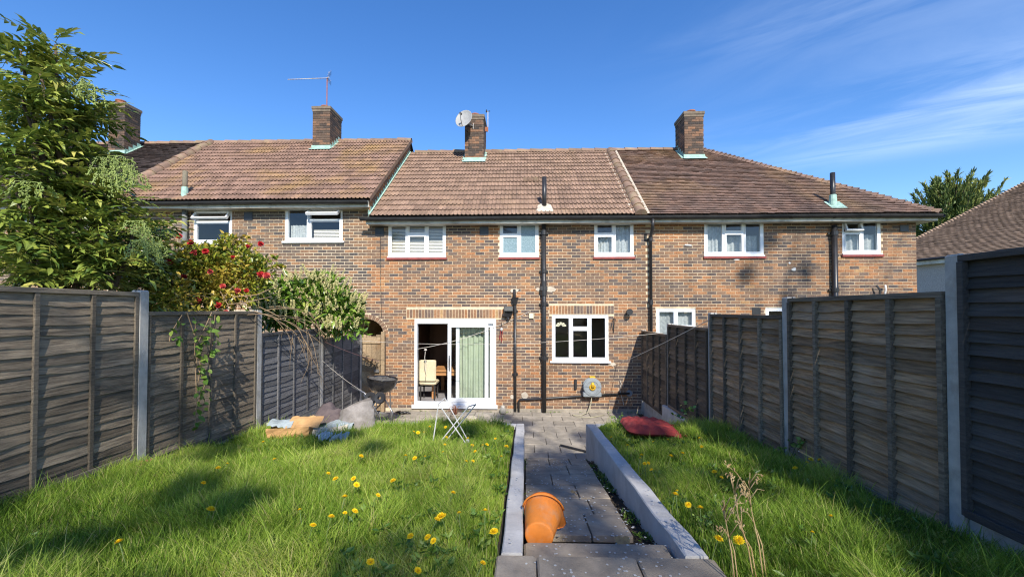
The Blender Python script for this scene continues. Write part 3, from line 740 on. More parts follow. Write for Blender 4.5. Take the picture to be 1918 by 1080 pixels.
# interiors
ri = MB()
for h in mw[:3]: room(ri, h[0] - .3, h[1] + .25, D + .161, D + 2.6, 3.0, 4.68)
room(ri, .2, 2.6, D + .161, D + 3.0, .1, 2.44)
for (xa, xb, h) in [(h[0] - .3, h[1] + .25, h) for h in mw[:3]]:
    mortar_sheet(ri, xa, xb, 3.0, 4.68, [h], D + .161)
mortar_sheet(ri, .2, 2.6, .1, 2.44, [mw[3]], D + .161)
mid.part('interior_wall', ri, 'room_wall')
rd = MB(); room(rd, -3.3, -.35, D + .161, D + 4.2, .15, 2.44); mortar_sheet(rd, -3.3, -.35, .15, 2.44, [door], D + .161)
rd.box((-3.0, D + 3.6, .16), (-.4, D + 4.19, 2.3))
mid.part('interior_wall', rd, 'room_brown')
fl = MB(); fl.box((-3.29, D + .165, .151), (-.36, D + 3.6, .16)); mid.part('interior_floor', fl, 'room_floor')
cup = MB()
for i in range(5): cup.box((-2.98 + i * .52, D + 3.575, .3), (-2.98 + i * .52 + .505, D + 3.599, 2.2))
mid.part('cupboard_door', cup, 'room_brown')
# sliding patio door
dx0, dx1, dz0, dz1 = door
f = MB(); yf, yb = D - .01, D + .11
f.box((dx0, yf, dz0), (dx0 + .065, yb, dz1)); f.box((dx1 - .065, yf, dz0), (dx1, yb, dz1)); f.box((dx0 + .065, yf, dz1 - .11), (dx1 - .065, yb, dz1)); f.box((dx0 + .065, yf, dz0), (dx1 - .065, yb, dz0 + .06))
dr = mid.part('sliding_door', f, 'upvc')
s = MB(); s.box((dx0 - .05, D - .07, dz0 - .085), (dx1 + .04, D + .1, dz0 - .003)); mid.part('threshold', s, 'upvc', dr)
def leaf(x0, x1, y, nm):
    s = MB(); z0, z1 = dz0 + .065, dz1 - .115; w = .085
    s.box((x0, y, z0), (x0 + w, y + .045, z1)); s.box((x1 - w, y, z0), (x1, y + .045, z1)); s.box((x0 + w, y, z1 - w), (x1 - w, y + .045, z1)); s.box((x0 + w, y, z0), (x1 - w, y + .045, z0 + w))
    o = mid.part(nm, s, 'upvc', dr); p = MB(); p.face([(x0 + w - .004, y + .02, z0 + w - .004), (x1 - w + .004, y + .02, z0 + w - .004), (x1 - w + .004, y + .02, z1 - w + .004), (x0 + w - .004, y + .02, z1 - w + .004)]); mid.part('pane', p, 'pane_door', dr)
leaf(-1.915, -.915, D + .0, 'sliding_leaf'); leaf(-1.72, -.792, D + .055, 'fixed_leaf')
s = MB(); s.tube([(-1.872, D - .002, 1.06), (-1.872, D - .045, 1.10), (-1.872, D - .05, 1.2), (-1.872, D - .045, 1.30), (-1.872, D - .002, 1.34)], .013, 6); s.box((-1.89, D - .012, .98), (-1.855, D - .001, 1.36)); mid.part('door_handle', s, 'steel', dr)
# pipes on the wall
def pipe(H, name, pts, rad, m='black_plastic', collars=(), crad=1.25, n=10):
    b = MB(); b.tube(pts, rad, n); o = H.part(name, b, m, smooth=True)
    for z in collars:
        c = MB(); x, y = pts[0][0], pts[0][1]
        c.tube([(x, y, z - .05), (x, y, z + .05)], rad * crad, n); c.box((x - rad * 2, y + rad * .5, z - .02), (x + rad * 2, D - .013, z + .02)); H.part('pipe_collar', c, m, o)
    return o
pipe(mid, 'soil_pipe', [(.445, D - .09, .0), (.445, D - .09, 4.56)], .055, collars=(1.32, 2.62, 3.42, 4.35))
c = MB(); c.box((.36, D - .15, 2.95), (.53, D - .013, 3.05)); c.tube([(.445, D - .09, 2.82), (.445, D - .09, 3.18)], .07, 10); mid.part('pipe_branch', c, 'black_plastic')
vp = pipe(mid, 'vent_pipe', [(.46, 10.52, ZM + .15), (.46, 10.52, 5.72)], .055)
c = MB(); c.add([(.25, 10.36, ZM + .12), (.68, 10.36, ZM + .12), (.62, 10.6, ZM + .34), (.31, 10.6, ZM + .34), (.38, 10.44, ZM + .25), (.54, 10.44, ZM + .25), (.54, 10.6, ZM + .37), (.38, 10.6, ZM + .37)], [(0, 1, 5, 4), (1, 2, 6, 5), (2, 3, 7, 6), (3, 0, 4, 7), (4, 5, 6, 7)]); mid.part('pipe_flashing', c, 'mortar_patch')
hop = pipe(mid, 'waste_pipe', [(-.255, D - .06, .03), (-.255, D - .06, 2.62)], .034, collars=(.92, 2.45))
c = MB(); c.add([(-.34, D - .15, 2.78), (-.17, D - .15, 2.78), (-.17, D - .014, 2.78), (-.34, D - .014, 2.78), (-.29, D - .1, 2.6), (-.22, D - .1, 2.6), (-.22, D - .014, 2.6), (-.29, D - .014, 2.6)], [(4, 5, 1, 0), (5, 6, 2, 1), (6, 7, 3, 2), (7, 4, 0, 3), (4, 7, 6, 5)]); c.tube([(-.265, D - .08, 2.7), (-.27, D - .09, 2.85), (-.275, D - .01, 2.97)], .035, 8); mid.part('hopper', c, 'black_plastic')
pipe(mid, 'waste_pipe', [(-.17, D - .05, -.02), (-.17, D - .05, .27), (-.14, D - .05, .30), (2.5, D - .05, .47)], .026)
c = MB(); c.lathe([(.0, .03), (.075, .03), (.075, 0)], 14, Matrix.Translation((2.5, D - .014, .47)) @ Matrix.Rotation(R(90), 4, 'X')); mid.part('waste_outlet', c, 'reel_grey')
pipe(mid, 'downpipe', [(3.0, EY + .0, ZM - .1), (3.0, EY + .02, ZM - .28), (3.02, D - .08, ZM - .5), (3.02, D - .08, .0)], .038, collars=())
for z in (4.2, 2.66):
    c = MB(); c.tube([(3.02, D - .08, z - .06), (3.02, D - .08, z + .06)], .05, 10); c.box((2.96, D - .06, z - .02), (3.08, D - .013, z + .02)); mid.part('pipe_collar', c, 'black_plastic')
# airbricks, wall vent, mortar repairs, cable
for x, z in ((-3.62, 4.42), (-1.02, 4.42)):
    v = MB(); v.box((x - .11, D - .018, z - .11), (x + .11, D - .0125, z + .11))
    for i in range(4): v.box((x - .1, D - .024, z - .09 + i * .048), (x + .1, D - .019, z - .065 + i * .048))
    mid.part('air_brick', v, 'black_plastic')
for (x, z, w, h) in ((-.27, 2.95, .13, .05), (.60, 2.98, .15, .07), (.30, 2.98, .06, .05), (2.1, 1.16, .1, .05), (-.02, .40, .09, .1), (-.33, .36, .06, .06)):
    p = MB(); n = 9; ring = [(x + w * math.cos(2 * math.pi * i / n) * random.uniform(.7, 1.1), D - .017, z + h * math.sin(2 * math.pi * i / n) * random.uniform(.7, 1.1)) for i in range(n)]
    p.face(ring); p.add(ring + [(a, D - .005, b) for a, _, b in ring], [(i, (i + 1) % n, n + (i + 1) % n, n + i) for i in range(n)]); mid.part('mortar_repair', p, 'mortar_patch')
c = MB(); c.tube([(-3.6, D - .02, 4.55), (-3.585, D - .02, 3.2), (-3.56, D - .02, 2.3)], .006, 5); mid.part('cable', c, 'black_plastic')
c = MB(); M4 = Matrix.Translation((2.49, D - .012, 2.43)) @ Matrix.Rotation(R(90), 4, 'X'); c.lathe([(.055, 0), (.055, .12), (.075, .13), (.075, .17), (.0, .17)], 14, M4); mid.part('boiler_flue', c, 'black_plastic')
v = MB(); 
for i in range(3): v.box((-.06 + i * .14, 11.85, 6.0 + .02), (.06 + i * .14 - .01, 12.0, 6.13))
mid.part('roof_vent', v, 'ridge_clay', tone=.0)

# ---- left house
lef = House('left terraced house with higher lichened roof, two open top-hung windows and television aerial', (-7.2, D, 0), 'brick_left', 'mortar_left', 23, nfull=290)
lw = [(-8.36, -7.375, 4.16, 5.02), (-6.02, -4.56, 4.19, 5.055)]
llw = [(-8.2, -6.6, 1.35, 2.45)]
lef.courses(-10.5, -4.62, .075, ZSPL, llw); lef.courses(-10.5, -3.87, ZSPL, ZL - .12, lw)
mo = MB(); mortar_sheet(mo, -10.5, -4.62, -.1, ZSPL, llw); mortar_sheet(mo, -10.5, -3.87, ZSPL, ZL - .1, lw)
for h in lw + llw: reveals(mo, h)
# gable strip seen above the middle house's roof
gx = -3.80
gw = MB(); gw.face([(gx - .01, EY + .1, ZM - .1), (gx - .01, EY + 3.75, ZM + 2.8), (gx - .01, EY + 3.75, ZL + 2.88), (gx - .01, EY + .1, ZL + .05)]); lef.part('gable_wall', gw, 'mortar')
lef.finish_bricks(mo)
rw_ = MB(); rw_.face([(-10.5, D + 6.9, -.1), (-3.9, D + 6.9, -.1), (-3.9, D + 6.9, 5), (-10.5, D + 6.9, 5)]); lef.part('rear_wall', rw_, 'mortar')
gb = MB(); n = 34
for i in range(n):
    yy = EY + .14 + i * .108; zz = ZM + (yy - EY) * SP / CP
    for k in range(4):
        gb.tone = random.uniform(.2, .95); gb.box((gx - .03, yy, zz + .06 + k * .075), (gx + .004, yy + .098, zz + .125 + k * .075))
lef.part('gable_bricks', gb, 'brick', kind='stuff')
fl_ = MB(); n = 24
for i in range(n):
    yy = EY + .02 + i * .155; zz = ZM + (yy - EY) * SP / CP
    fl_.box((gx + .006, yy, zz + .0), (gx + .012, yy + .15, zz + .16)); fl_.face([(gx + .012, yy, zz + .055), (gx + .05, yy, zz + .05), (gx + .05, yy + .155, zz + .155 * SP / CP + .05), (gx + .012, yy + .155, zz + .155 * SP / CP + .055)])
lef.part('flashing', fl_, 'verdigris')
roof_deck(lef, -10.45, -3.76, ZL, 'tile_dark'); roll_roof(lef, -10.3, -3.74, ZL, 'tile_lichen', seed=8)
half_round(lef, ((-10.4, EY + 3.75, ZL + 2.86), (-3.74, EY + 3.75, ZL + 2.86)), .12, 'ridge_clay', seg=.45, seed=14)
half_round(lef, ((-10.42, EY - .02, ZL + .0), (-10.42, EY + 3.7, ZL + 2.88)), .14, 'ridge_clay', seg=.36, seed=15, name='party_tile')
vb = MB(); vb.face([(-3.735, EY - .02, ZL + .05), (-3.735, EY + 3.75, ZL + 2.95), (-3.735, EY + 3.75, ZL + 2.83), (-3.735, EY - .02, ZL - .07)]); lef.part('verge', vb, 'ridge_clay', tone=.3)
bb = MB(); bb.box((-3.9, EY + 3.72, ZL + 2.3), (-3.74, EY + 4.6, ZL + 2.5)); 
eaves(lef, -10.45, -3.80, ZL)
chimney(lef, -6.70, -6.15, 13.3, 14.15, ZL + (13.3 - EY) * SP / CP, 8.88, 31)
window(lef, lw[0], [(0, 1, .62, 1, 38), (0, 1, 0, .62, 0)], sill='white')
window(lef, lw[1], [(0, .42, 0, 1, 1), (.42, 1, .62, 1, 55), (.42, 1, 0, .62, 0)], sill='white')
window(lef, llw[0], L3, sill='white')
ri = MB()
for h in lw + llw:
    room(ri, h[0] - .3, h[1] + .3, D + .161, D + 2.6, h[2] - .8, h[3] + .03); mortar_sheet(ri, h[0] - .3, h[1] + .3, h[2] - .8, h[3] + .03, [h], D + .161)
lef.part('interior_wall', ri, 'room_wall')
pipe(lef, 'soil_pipe', [(-8.52, D - .09, .0), (-8.52, D - .09, 4.97)], .06, m='grey_pipe', collars=(2.6, 4.2))
pipe(lef, 'vent_pipe', [(-8.52, 10.5, ZL + .15), (-8.52, 10.5, 5.95)], .055, m='old_pipe')
c = MB(); c.lathe([(.085, 0), (.075, .3), (.06, .31)], 12, Matrix.Translation((-8.52, 10.5, ZL + .1))); lef.part('pipe_flashing', c, 'verdigris')
for x, z in ((-6.95, 4.83),):
    v = MB(); v.box((x - .11, D - .018, z - .11), (x + .11, D - .0125, z + .11)); lef.part('air_brick', v, 'black_plastic')
# ---- far left house, mostly behind the shrub
fle = House('leftmost terraced house with dark plain tiled roof, half hidden behind the tall shrub', (-13.8, D, 0), 'brick_left', 'mortar_left', 37, nfull=120)
fw_ = [(-12.9, -11.7, 4.16, 5.02), (-15.6, -14.4, 4.16, 5.02)]
fle.courses(-17.0, -10.5, .075, ZL - .12, fw_)
mo = MB(); mortar_sheet(mo, -17.0, -10.5, -.1, ZL - .1, fw_)
for h in fw_: reveals(mo, h)
mo.face([(-17, D + 6.9, -.1), (-10.5, D + 6.9, -.1), (-10.5, D + 6.9, 5), (-17, D + 6.9, 5)]); mo.face([(-17, D, -.1), (-17, D + 6.9, -.1), (-17, D + 6.9, 5), (-17, D, 5)])
mo.face([(-17, D, 5), (-17, D + 6.9, 5), (-17, EY + 3.75, ZL + 2.8)])
fle.finish_bricks(mo)
roof_deck(fle, -17.1, -10.5, ZL, 'tile_dark')
pf = MB(); plain_field(pf, (-17.1, EY, ZL), (1, 0, 0), (0, CP, SP), lambda v: 0, lambda v: 6.55, SLOPE, seed=5); fle.part('roof_tiling', pf, 'tile_dark', kind='stuff')
half_round(fle, ((-17.1, EY + 3.75, ZL + 2.86), (-10.5, EY + 3.75, ZL + 2.86)), .12, 'ridge_clay', seg=.45, seed=24)
eaves(fle, -17.1, -10.45, ZL)
chimney(fle, -13.13, -12.61, 13.1, 13.66, ZL + (13.1 - EY) * SP / CP, 9.0, 41, dark=.25)
for h in fw_: window(fle, h, L2, sill='white')
ri = MB()
for h in fw_: room(ri, h[0] - .3, h[1] + .3, D + .161, D + 2.6, h[2] - .8, h[3] + .03)
fle.part('interior_wall', ri, 'room_wall')
pipe(fle, 'downpipe', [(-11.05, D - .08, .0), (-11.05, D - .08, 4.9)], .04, m='grey_pipe', collars=(2.4, 4.0))
# ---- right house with the hipped end
rig = House('right end-of-terrace house with hipped plain tiled roof and dark red window sills', (6.1, D, 0), 'brick', 'mortar', 53)
rw = [(4.335, 5.755, 3.80, 4.635), (7.605, 8.515, 3.83, 4.65)]; rlw = [(3.165, 4.11, 1.1, 2.51), (5.775, 7.2, 1.3, 2.53)]
RXE = 9.33
rig.courses(2.96, RXE, .075, ZM - .12, rw + rlw)
mo = MB(); mortar_sheet(mo, 2.96, RXE - .006, -.1, ZM - .1, rw + rlw)
for h in rw + rlw: reveals(mo, h)
mo.face([(RXE - .006, D, -.1), (RXE - .006, D + 6.9, -.1), (RXE - .006, D + 6.9, ZM - .1), (RXE - .006, D, ZM - .1)]); mo.face([(2.96, D + 6.9, -.1), (RXE, D + 6.9, -.1), (RXE, D + 6.9, ZM - .1), (2.96, D + 6.9, ZM - .1)])
rig.finish_bricks(mo)
HX, HR = 9.62, 5.65
roof_deck(rig, 2.74, HX, ZM, 'tile_dark', xr1=HR)
pf = MB(); plain_field(pf, (2.86, EY, ZM), (1, 0, 0), (0, CP, SP), lambda v: 0, lambda v: (HX - 2.86) - v * (HX - HR) / SLOPE, SLOPE, seed=6)
# the hipped end, facing the side
hu = Vector((0, 1, 0)); hv = Vector((HR - HX, 0, 2.91)); hl = hv.length; hv.normalize()
plain_field(pf, (HX, EY, ZM), hu, hv, lambda v: v * 3.75 / hl, lambda v: 7.5 - v * 3.75 / hl, hl, seed=9)
rig.part('roof_tiling', pf, 'tile_plain', kind='stuff')
half_round(rig, ((2.8, EY + 3.75, ZM + 2.88), (HR, EY + 3.75, ZM + 2.88)), .11, 'ridge_clay', seg=.4, seed=34)
A_, B_ = Vector((HX - .03, EY + .03, ZM + .02)), Vector((HR, EY + 3.75, ZM + 2.93)); n = 44; dd = (B_ - A_) / n
for i in range(n):       # bonnet hip tiles, each riding up over the one below
    b = MB(); c0 = A_ + dd * i; c1 = A_ + dd * (i + 1.6); jj = random.uniform(-.012, .012); u = dd.normalized(); sd_ = u.cross(Vector((0, 0, 1))).normalized(); up = sd_.cross(u); P = []
    for c, lift, w in ((c0, .075 + jj, .15), (c1, .02, .06)):
        P.append([c - sd_ * w - up * .04, c - sd_ * w * .5 + up * (lift - .02), c + up * lift, c + sd_ * w * .5 + up * (lift - .02), c + sd_ * w - up * .04])
    b.add(*sheet(P, None)); b.add(P[0] + [p - up * .03 for p in P[0]], [(k, k + 1, k + 6, k + 5) for k in range(4)])
    link('hip_tile', b.mesh('hip_tile', rig.base), 'tile_plain', rig.o, tone=random.uniform(.5, 1))
eaves(rig, 2.95, RXE + .22, ZM, gx0=2.95, gx1=HX - .02, ret=True)
s = MB(); s.box((RXE - .01, D + .011, ZM - .165), (RXE + .219, D + 6.9, ZM - .14)); rig.part('soffit', s, 'soffit_white')
s = MB(); s.box((RXE + .22, EY + .06, ZM - .17), (RXE + .245, EY + 7.4, ZM - .008)); rig.part('fascia', s, 'soffit_white')
chimney(rig, 4.87, 5.45, 13.3, 14.1, ZM + (13.3 - EY) * SP / CP, 8.55, 51)
window(rig, rw[0], L3); window(rig, rw[1], [(0, .5, .62, 1, 24), (0, .5, 0, .62, 0), (.5, 1, 0, 1, 0)])
window(rig, rlw[0], [(0, .5, 0, 1, 0), (.5, 1, .68, 1, 0), (.5, 1, 0, .68, 0)], sill='white'); window(rig, rlw[1], L3, sill='white')
ri = MB()
for h in rw + rlw:
    room(ri, h[0] - .2, h[1] + .3, D + .161, D + 2.6, h[2] - .8, h[3] + .03); mortar_sheet(ri, h[0] - .2, h[1] + .3, h[2] - .8, h[3] + .03, [h], D + .161)
rig.part('interior_wall', ri, 'room_wall')
pipe(rig, 'soil_pipe', [(7.36, D - .09, .0), (7.36, D - .09, 4.5)], .06, collars=(2.95, 4.3))
pipe(rig, 'vent_pipe', [(7.4, 10.6, ZM + .2), (7.4, 10.6, 5.78)], .055)
c = MB(); c.lathe([(.09, 0), (.075, .3), (.058, .31)], 12, Matrix.Translation((7.4, 10.6, ZM + .22))); c.add([(7.25, 10.42, ZM + .17), (7.62, 10.42, ZM + .17), (7.62, 10.7, ZM + .39), (7.25, 10.7, ZM + .39)], [(0, 1, 2, 3)]); rig.part('pipe_flashing', c, 'verdigris')
for k, x in enumerate((8.36, 8.47)):
    c = MB(); c.tube([(x, D - .03, 2.75), (x, D - .12, 2.8), (x + .03 * k, D - .13, 2.96), (x - .05 + .1 * k, D - .09, 3.06)], .022, 7); rig.part('overflow_pipe', c, 'black_plastic' if k == 0 else 'upvc_dirty')
for x, z in ((9.05, 4.43), (5.55, 2.45)):
    v = MB(); v.box((x - .1, D - .018, z - .08), (x + .1, D - .0125, z + .08)); rig.part('air_brick', v, 'black_plastic')
for (x, z, w, h) in ((6.45, 3.45, .07, .05), (5.1, 3.69, .09, .03), (3.95, 4.05, .12, .03), (6.35, 3.6, .03, .03)):
    p = MB(); n = 8; p.face([(x + w * math.cos(2 * math.pi * i / n) * random.uniform(.5, 1.1), D - .016, z + h * math.sin(2 * math.pi * i / n) * random.uniform(.5, 1.1)) for i in range(n)]); rig.part('mortar_repair', p, 'upvc_dirty')
# ---- house beyond, to the far right
KA = Vector((19.668, 22.308, 5.0)); ke = Vector((-.2483, .9687, 0)); kn = Vector((.9687, .2483, 0))
far = thing('neighbouring_house', 'pebbledashed house with brown tiled hipped roof beyond the right fence', 'house', (22, 20, 0))
FB = Vector((22, 20, 0))
kp = R(35); up = (kn * math.cos(kp) + Vector((0, 0, math.sin(kp))))
K0 = KA + ke * 2.47; RU = 6.4
w = MB(); ins = .3
P0 = KA + ke * 2.2 + kn * ins; P1 = KA - ke * 13 + kn * ins; P2 = P0 + kn * 12; P3 = P1 + kn * 12
def zv(p, z): return (p.x, p.y, z)
for a, b in ((P0, P1), (P1, P3), (P3, P2), (P2, P0)): w.face([zv(a, -.2), zv(b, -.2), zv(b, 5.0), zv(a, 5.0)])
link('wall', w.mesh('wall', FB), 'pebbledash', far)
apex = K0 - ke * .64 * RU + kn * RU + Vector((0, 0, RU * math.tan(kp))); near0 = KA - ke * 13.3; napex = near0 + ke * .64 * RU + kn * RU + Vector((0, 0, RU * math.tan(kp)))
r_ = MB(); e2 = kn * (2 * RU)
for fce in ([K0, near0, napex, apex], [K0 + e2, K0, apex], [near0, near0 + e2, napex], [near0 + e2, K0 + e2, apex, napex]): r_.face([p - Vector((0, 0, .012)) for p in fce])
link('roof', r_.mesh('roof', FB), 'tile_dark', far, tone=.4)
pf = MB(); sl_ = RU / math.cos(kp)
plain_field(pf, KA + ke * 2.47, -ke, up, lambda v: .64 * v * math.cos(kp), lambda v: 15.7 - .64 * v * math.cos(kp), sl_, w=.25, g=.115, seed=15, lift=.04)
link('roof_tiling', pf.mesh('roof_tiling', FB), 'tile_far', far, kind='stuff')
n = 62; dd = (apex - K0) / n
for i in range(n):
    b = MB(); c0 = K0 + dd * i; c1 = K0 + dd * (i + 1.5); u = dd.normalized(); s0 = u.cross(Vector((0, 0, 1))).normalized(); uu = s0.cross(u); P = []
    for c, lift, ww in ((c0, .12, .17), (c1, .03, .06)): P.append([c - s0 * ww - uu * .04, c + uu * lift, c + s0 * ww - uu * .04])
    b.add(*sheet(P, None)); b.add(P[0] + [p - uu * .04 for p in P[0]], [(k, k + 1, k + 4, k + 3) for k in range(2)]); link('hip_tile', b.mesh('hip_tile', FB), 'tile_far', far, tone=random.random())
gt = MB(); gt.tube([K0 - kn * .05 + Vector((0, 0, -.04)), near0 - kn * .05 + Vector((0, 0, -.04))], .06, 8); link('gutter', gt.mesh('gutter', FB), 'black_plastic', far)
fa = MB(); q0, q1 = K0 + kn * .03, near0 + kn * .03
fa.face([zv(q0, 4.72), zv(q1, 4.72), zv(q1, 4.97), zv(q0, 4.97)]); fa.face([zv(q0, 4.72), zv(q1, 4.72), zv(q1 + kn * .3, 4.72), zv(q0 + kn * .3, 4.72)]); link('fascia', fa.mesh('fascia', FB), 'soffit_white', far)
# ------------------------------------------------------------------ fences
def slat_mesh(L, h, seed, amp, m, a=.022, c=.0145, thick=.005):
    rs = random.Random(seed); n = 11; b = MB(); ph = [rs.uniform(0, 6.3) for _ in range(3)]
    def wav(u): return amp * (math.sin(u * 3.1 + ph[0]) * .6 + math.sin(u * 7.3 + ph[1]) * .5 + math.sin(u * 17 + ph[2]) * .3)
    # local: x along, -y towards the garden, lower edge stands proud
    P = []
    for i in range(n + 1):
        u = L * i / n; lo = wav(u); bow = .0025 * math.sin(u * 5 + ph[1])
        P.append([(u, -a + bow, lo), (u, -c + bow * .4, h), (u, -c + thick * .5, h), (u, -a + thick + bow, lo)])
    b.add(*sheet([p + [p[0]] for p in P], None)); b.face(P[0]); b.face(P[-1][::-1])
    me = b.mesh('slat'); me.materials.append(MATS[m]); return me
SL = {}
def slat_set(L, amp, m, right):
    k = (round(L, 2), amp, m, right)
    if k not in SL: SL[k] = [slat_mesh(L, .118, 100 + i, amp, m, *((.050, .010, .028) if right else (.029, .0155, .0095))) for i in range(9)]
    return SL[k]
def fence_panel(side, ya, yb, ztop, zbot, m, mrail, label, group, amp=.010, mids=3, gravel=None, slats=None, lean=0.0):
    """panel between two posts; side -1 = left fence, +1 = right fence"""
    X = WL if side < 0 else WR; a, b = ya + .055, yb - .055; L = b - a
    loc = (X, a, zbot) if side < 0 else (X, b, zbot)
    t = thing('lap_fence', label, 'fence', loc, (0, R(lean), R(90) if side < 0 else R(-90)), group)
    H = ztop - zbot; pitch = .0815; n = int((H - .09) / pitch); pitch = (H - .09) / n
    meshes = slat_set(L, amp, m, side > 0); rs = random.Random(int(ya * 100) + (side > 0) * 7)
    for i in range(n):
        link('slat', rs.choice(meshes), None, t, (0, rs.uniform(-.002, .002), .03 + i * pitch + rs.uniform(-.007, .007)), (0, R(rs.uniform(-.35, .35)), 0), rs.random())
    def bar(nm, x0, x1, y0, y1, z0, z1, tone=None):
        q = MB(); q.bbox((x0, y0, z0), (x1, y1, z1), .003); link(nm, q.mesh(nm), mrail, t, tone=rs.random() if tone is None else tone)
    for i in range(mids + 2):
        x = L * i / (mids + 1); w = .019
        x = min(max(x, w), L - w); bar('batten', x - w, x + w, -.074 if side > 0 else -.044, -.030 if side > 0 else -.022, .0, H - .045)
    bar('top_rail', 0, L, -.066 if side > 0 else -.046, .02, H - .044, H - .002); bar('bottom_rail', .03, L - .03, *((-.086, -.0745) if side > 0 else (-.055, -.0445)), .0, .05)
    bar('back_rail', 0, L, .012, .03, .02, .06)
    return t
def post(side, y, zt, zb, label, group):
    X = WL if side < 0 else WR; w = .048
    b = MB(); g = .018
    # H-section concrete post with a weathered sloping top
    prof = [(-w, -w), (w, -w), (w, -g), (w - .02, -g), (w - .02, g), (w, g), (w, w), (-w, w), (-w, g), (-w + .02, g), (-w + .02, -g), (-w, -g)]
    n = len(prof); e = .006
    vs = [(x, y_, 0) for x, y_ in prof] + [(x, y_, zt - zb - .012) for x, y_ in prof] + [(x * .82, y_ * .82, zt - zb) for x, y_ in prof]
    fs = [(k, (k + 1) % n, n + (k + 1) % n, n + k) for k in range(n)] + [(n + k, n + (k + 1) % n, 2 * n + (k + 1) % n, 2 * n + k) for k in range(n)] + [tuple(range(2 * n, 3 * n))]
    b.add(vs, fs)
    o = link('fence_post', b.mesh('fence_post'), 'concrete_post', None, (X, y, zb), (R(random.uniform(-.3, .3)), R(random.uniform(-.4, .4)), R(90)))
    return tag(o, label, 'fence post', group)
def gravel_board(side, ya, yb, zt, zb, label):
    X = WL if side < 0 else WR; b = MB(); b.bbox((X - .025, ya + .052, zb), (X + .025, yb - .052, zt), .006)
    return tag(link('gravel_board', b.mesh('gravel_board', (X, (ya + yb) / 2, zb)), 'concrete_post', None, (X, (ya + yb) / 2, zb)), label, 'gravel board')
GL, GRr = 'left fence', 'right fence'
LP = [2.38, 4.31, 6.24, 8.20, 10.17]; RP = [.98, 2.90, 4.70, 6.63, 8.55, 10.46]
post(-1, LP[0], 2.72, .9, 'concrete post at the near end of the left fence, at the frame edge', GL)
post(-1, LP[1], 2.68, .5, 'concrete post between the tall near panel and the panel under the red flowers', GL)
post(-1, LP[2], 2.475, .4, 'concrete post left of the dead twigs on the left fence', GL)
post(-1, LP[3], 1.98, .0, 'dappled concrete post behind the heap of dark cloth', GL)
post(-1, LP[4], 1.88, .0, 'furthest concrete post of the left fence, beside the wooden gate', GL)
fence_panel(-1, LP[0], LP[1], 2.66, 1.00, 'wood_left', 'wood_rail', 'tall weathered waney-edge panel nearest on the left fence', GL, amp=.016)
fence_panel(-1, LP[1], LP[2], 2.465, .80, 'wood_left', 'wood_rail', 'weathered panel with a climber hanging over it on the left fence', GL, amp=.017)
fence_panel(-1, LP[2], LP[3], 2.13, .62, 'wood_slate', 'wood_slate', 'slate grey panel with dead twigs hanging over it', GL, amp=.011)
fence_panel(-1, LP[3], LP[4], 1.92, .30, 'wood_slate', 'wood_slate', 'slate grey panel beside the gate, dark under the laurel', GL, amp=.011)
gravel_board(-1, LP[0], LP[1], .995, .65, 'concrete gravel board under the nearest left fence panel')
gravel_board(-1, LP[1], LP[2], .795, .5, 'concrete gravel board under the panel with the climber')
gravel_board(-1, LP[2], LP[3], .615, .0, 'concrete gravel board under the slate panel with dead twigs')
gravel_board(-1, LP[3], LP[4], .295, -.03, 'concrete gravel board under the slate panel beside the gate')
post(1, RP[0], 2.95, 1.0, 'concrete post of the right fence beside the camera', GRr)
post(1, RP[1], 2.84, .9, 'thick concrete post between the black panel and the tall brown panel', GRr)
post(1, RP[2], 2.615, .6, 'concrete post at the far edge of the tall brown panel on the right', GRr)
post(1, RP[3], 2.435, .3, 'concrete post on the right fence where the washing line is tied', GRr)
post(1, RP[4], 2.215, .0, 'slim concrete post standing on a concrete block on the right', GRr)
post(1, RP[5], 2.0, .0, 'furthest concrete post of the right fence, against the brick wall', GRr)
fence_panel(1, RP[0], RP[1], 2.83, 1.19, 'wood_black', 'wood_black', 'near black stained panel at the right edge', GRr, amp=.004)
fence_panel(1, RP[1], RP[2], 2.605, 1.01, 'wood_right', 'wood_rail', 'tall brown grey panel with split slats next to the black panel', GRr, amp=.011)
fence_panel(1, RP[2], RP[3], 2.42, .83, 'wood_right', 'wood_rail', 'brown grey panel in the middle of the right fence, scuffed pale in places', GRr, amp=.011)
fence_panel(1, RP[3], RP[4], 2.20, .62, 'wood_dkright', 'wood_dkright', 'dark panel above the pale concrete base on the right', GRr, amp=.006)
fence_panel(1, RP[4], RP[5], 1.99, .36, 'wood_dkright', 'wood_dkright', 'dark panel meeting the brick wall on the right', GRr, amp=.006)
gravel_board(1, RP[0], RP[1], 1.185, .8, 'concrete gravel board under the black panel')
gravel_board(1, RP[1], RP[2], 1.005, .6, 'concrete gravel board under the tall brown right panel')
gravel_board(1, RP[2], RP[3], .825, .4, 'concrete gravel board under the middle right panel')
gravel_board(1, RP[4], RP[5], .355, -.03, 'concrete gravel board along the patio edge by the brick wall')
b = MB(); b.bbox((WR - .13, RP[3] - .1, -.03), (WR + .06, RP[4] + .12, .61), .01)
tag(link('concrete_base', b.mesh('concrete_base', (WR, 7.6, 0)), 'render_wall', None, (WR, 7.6, 0)), 'pale grey concrete base wall under the dark right panel', 'wall')

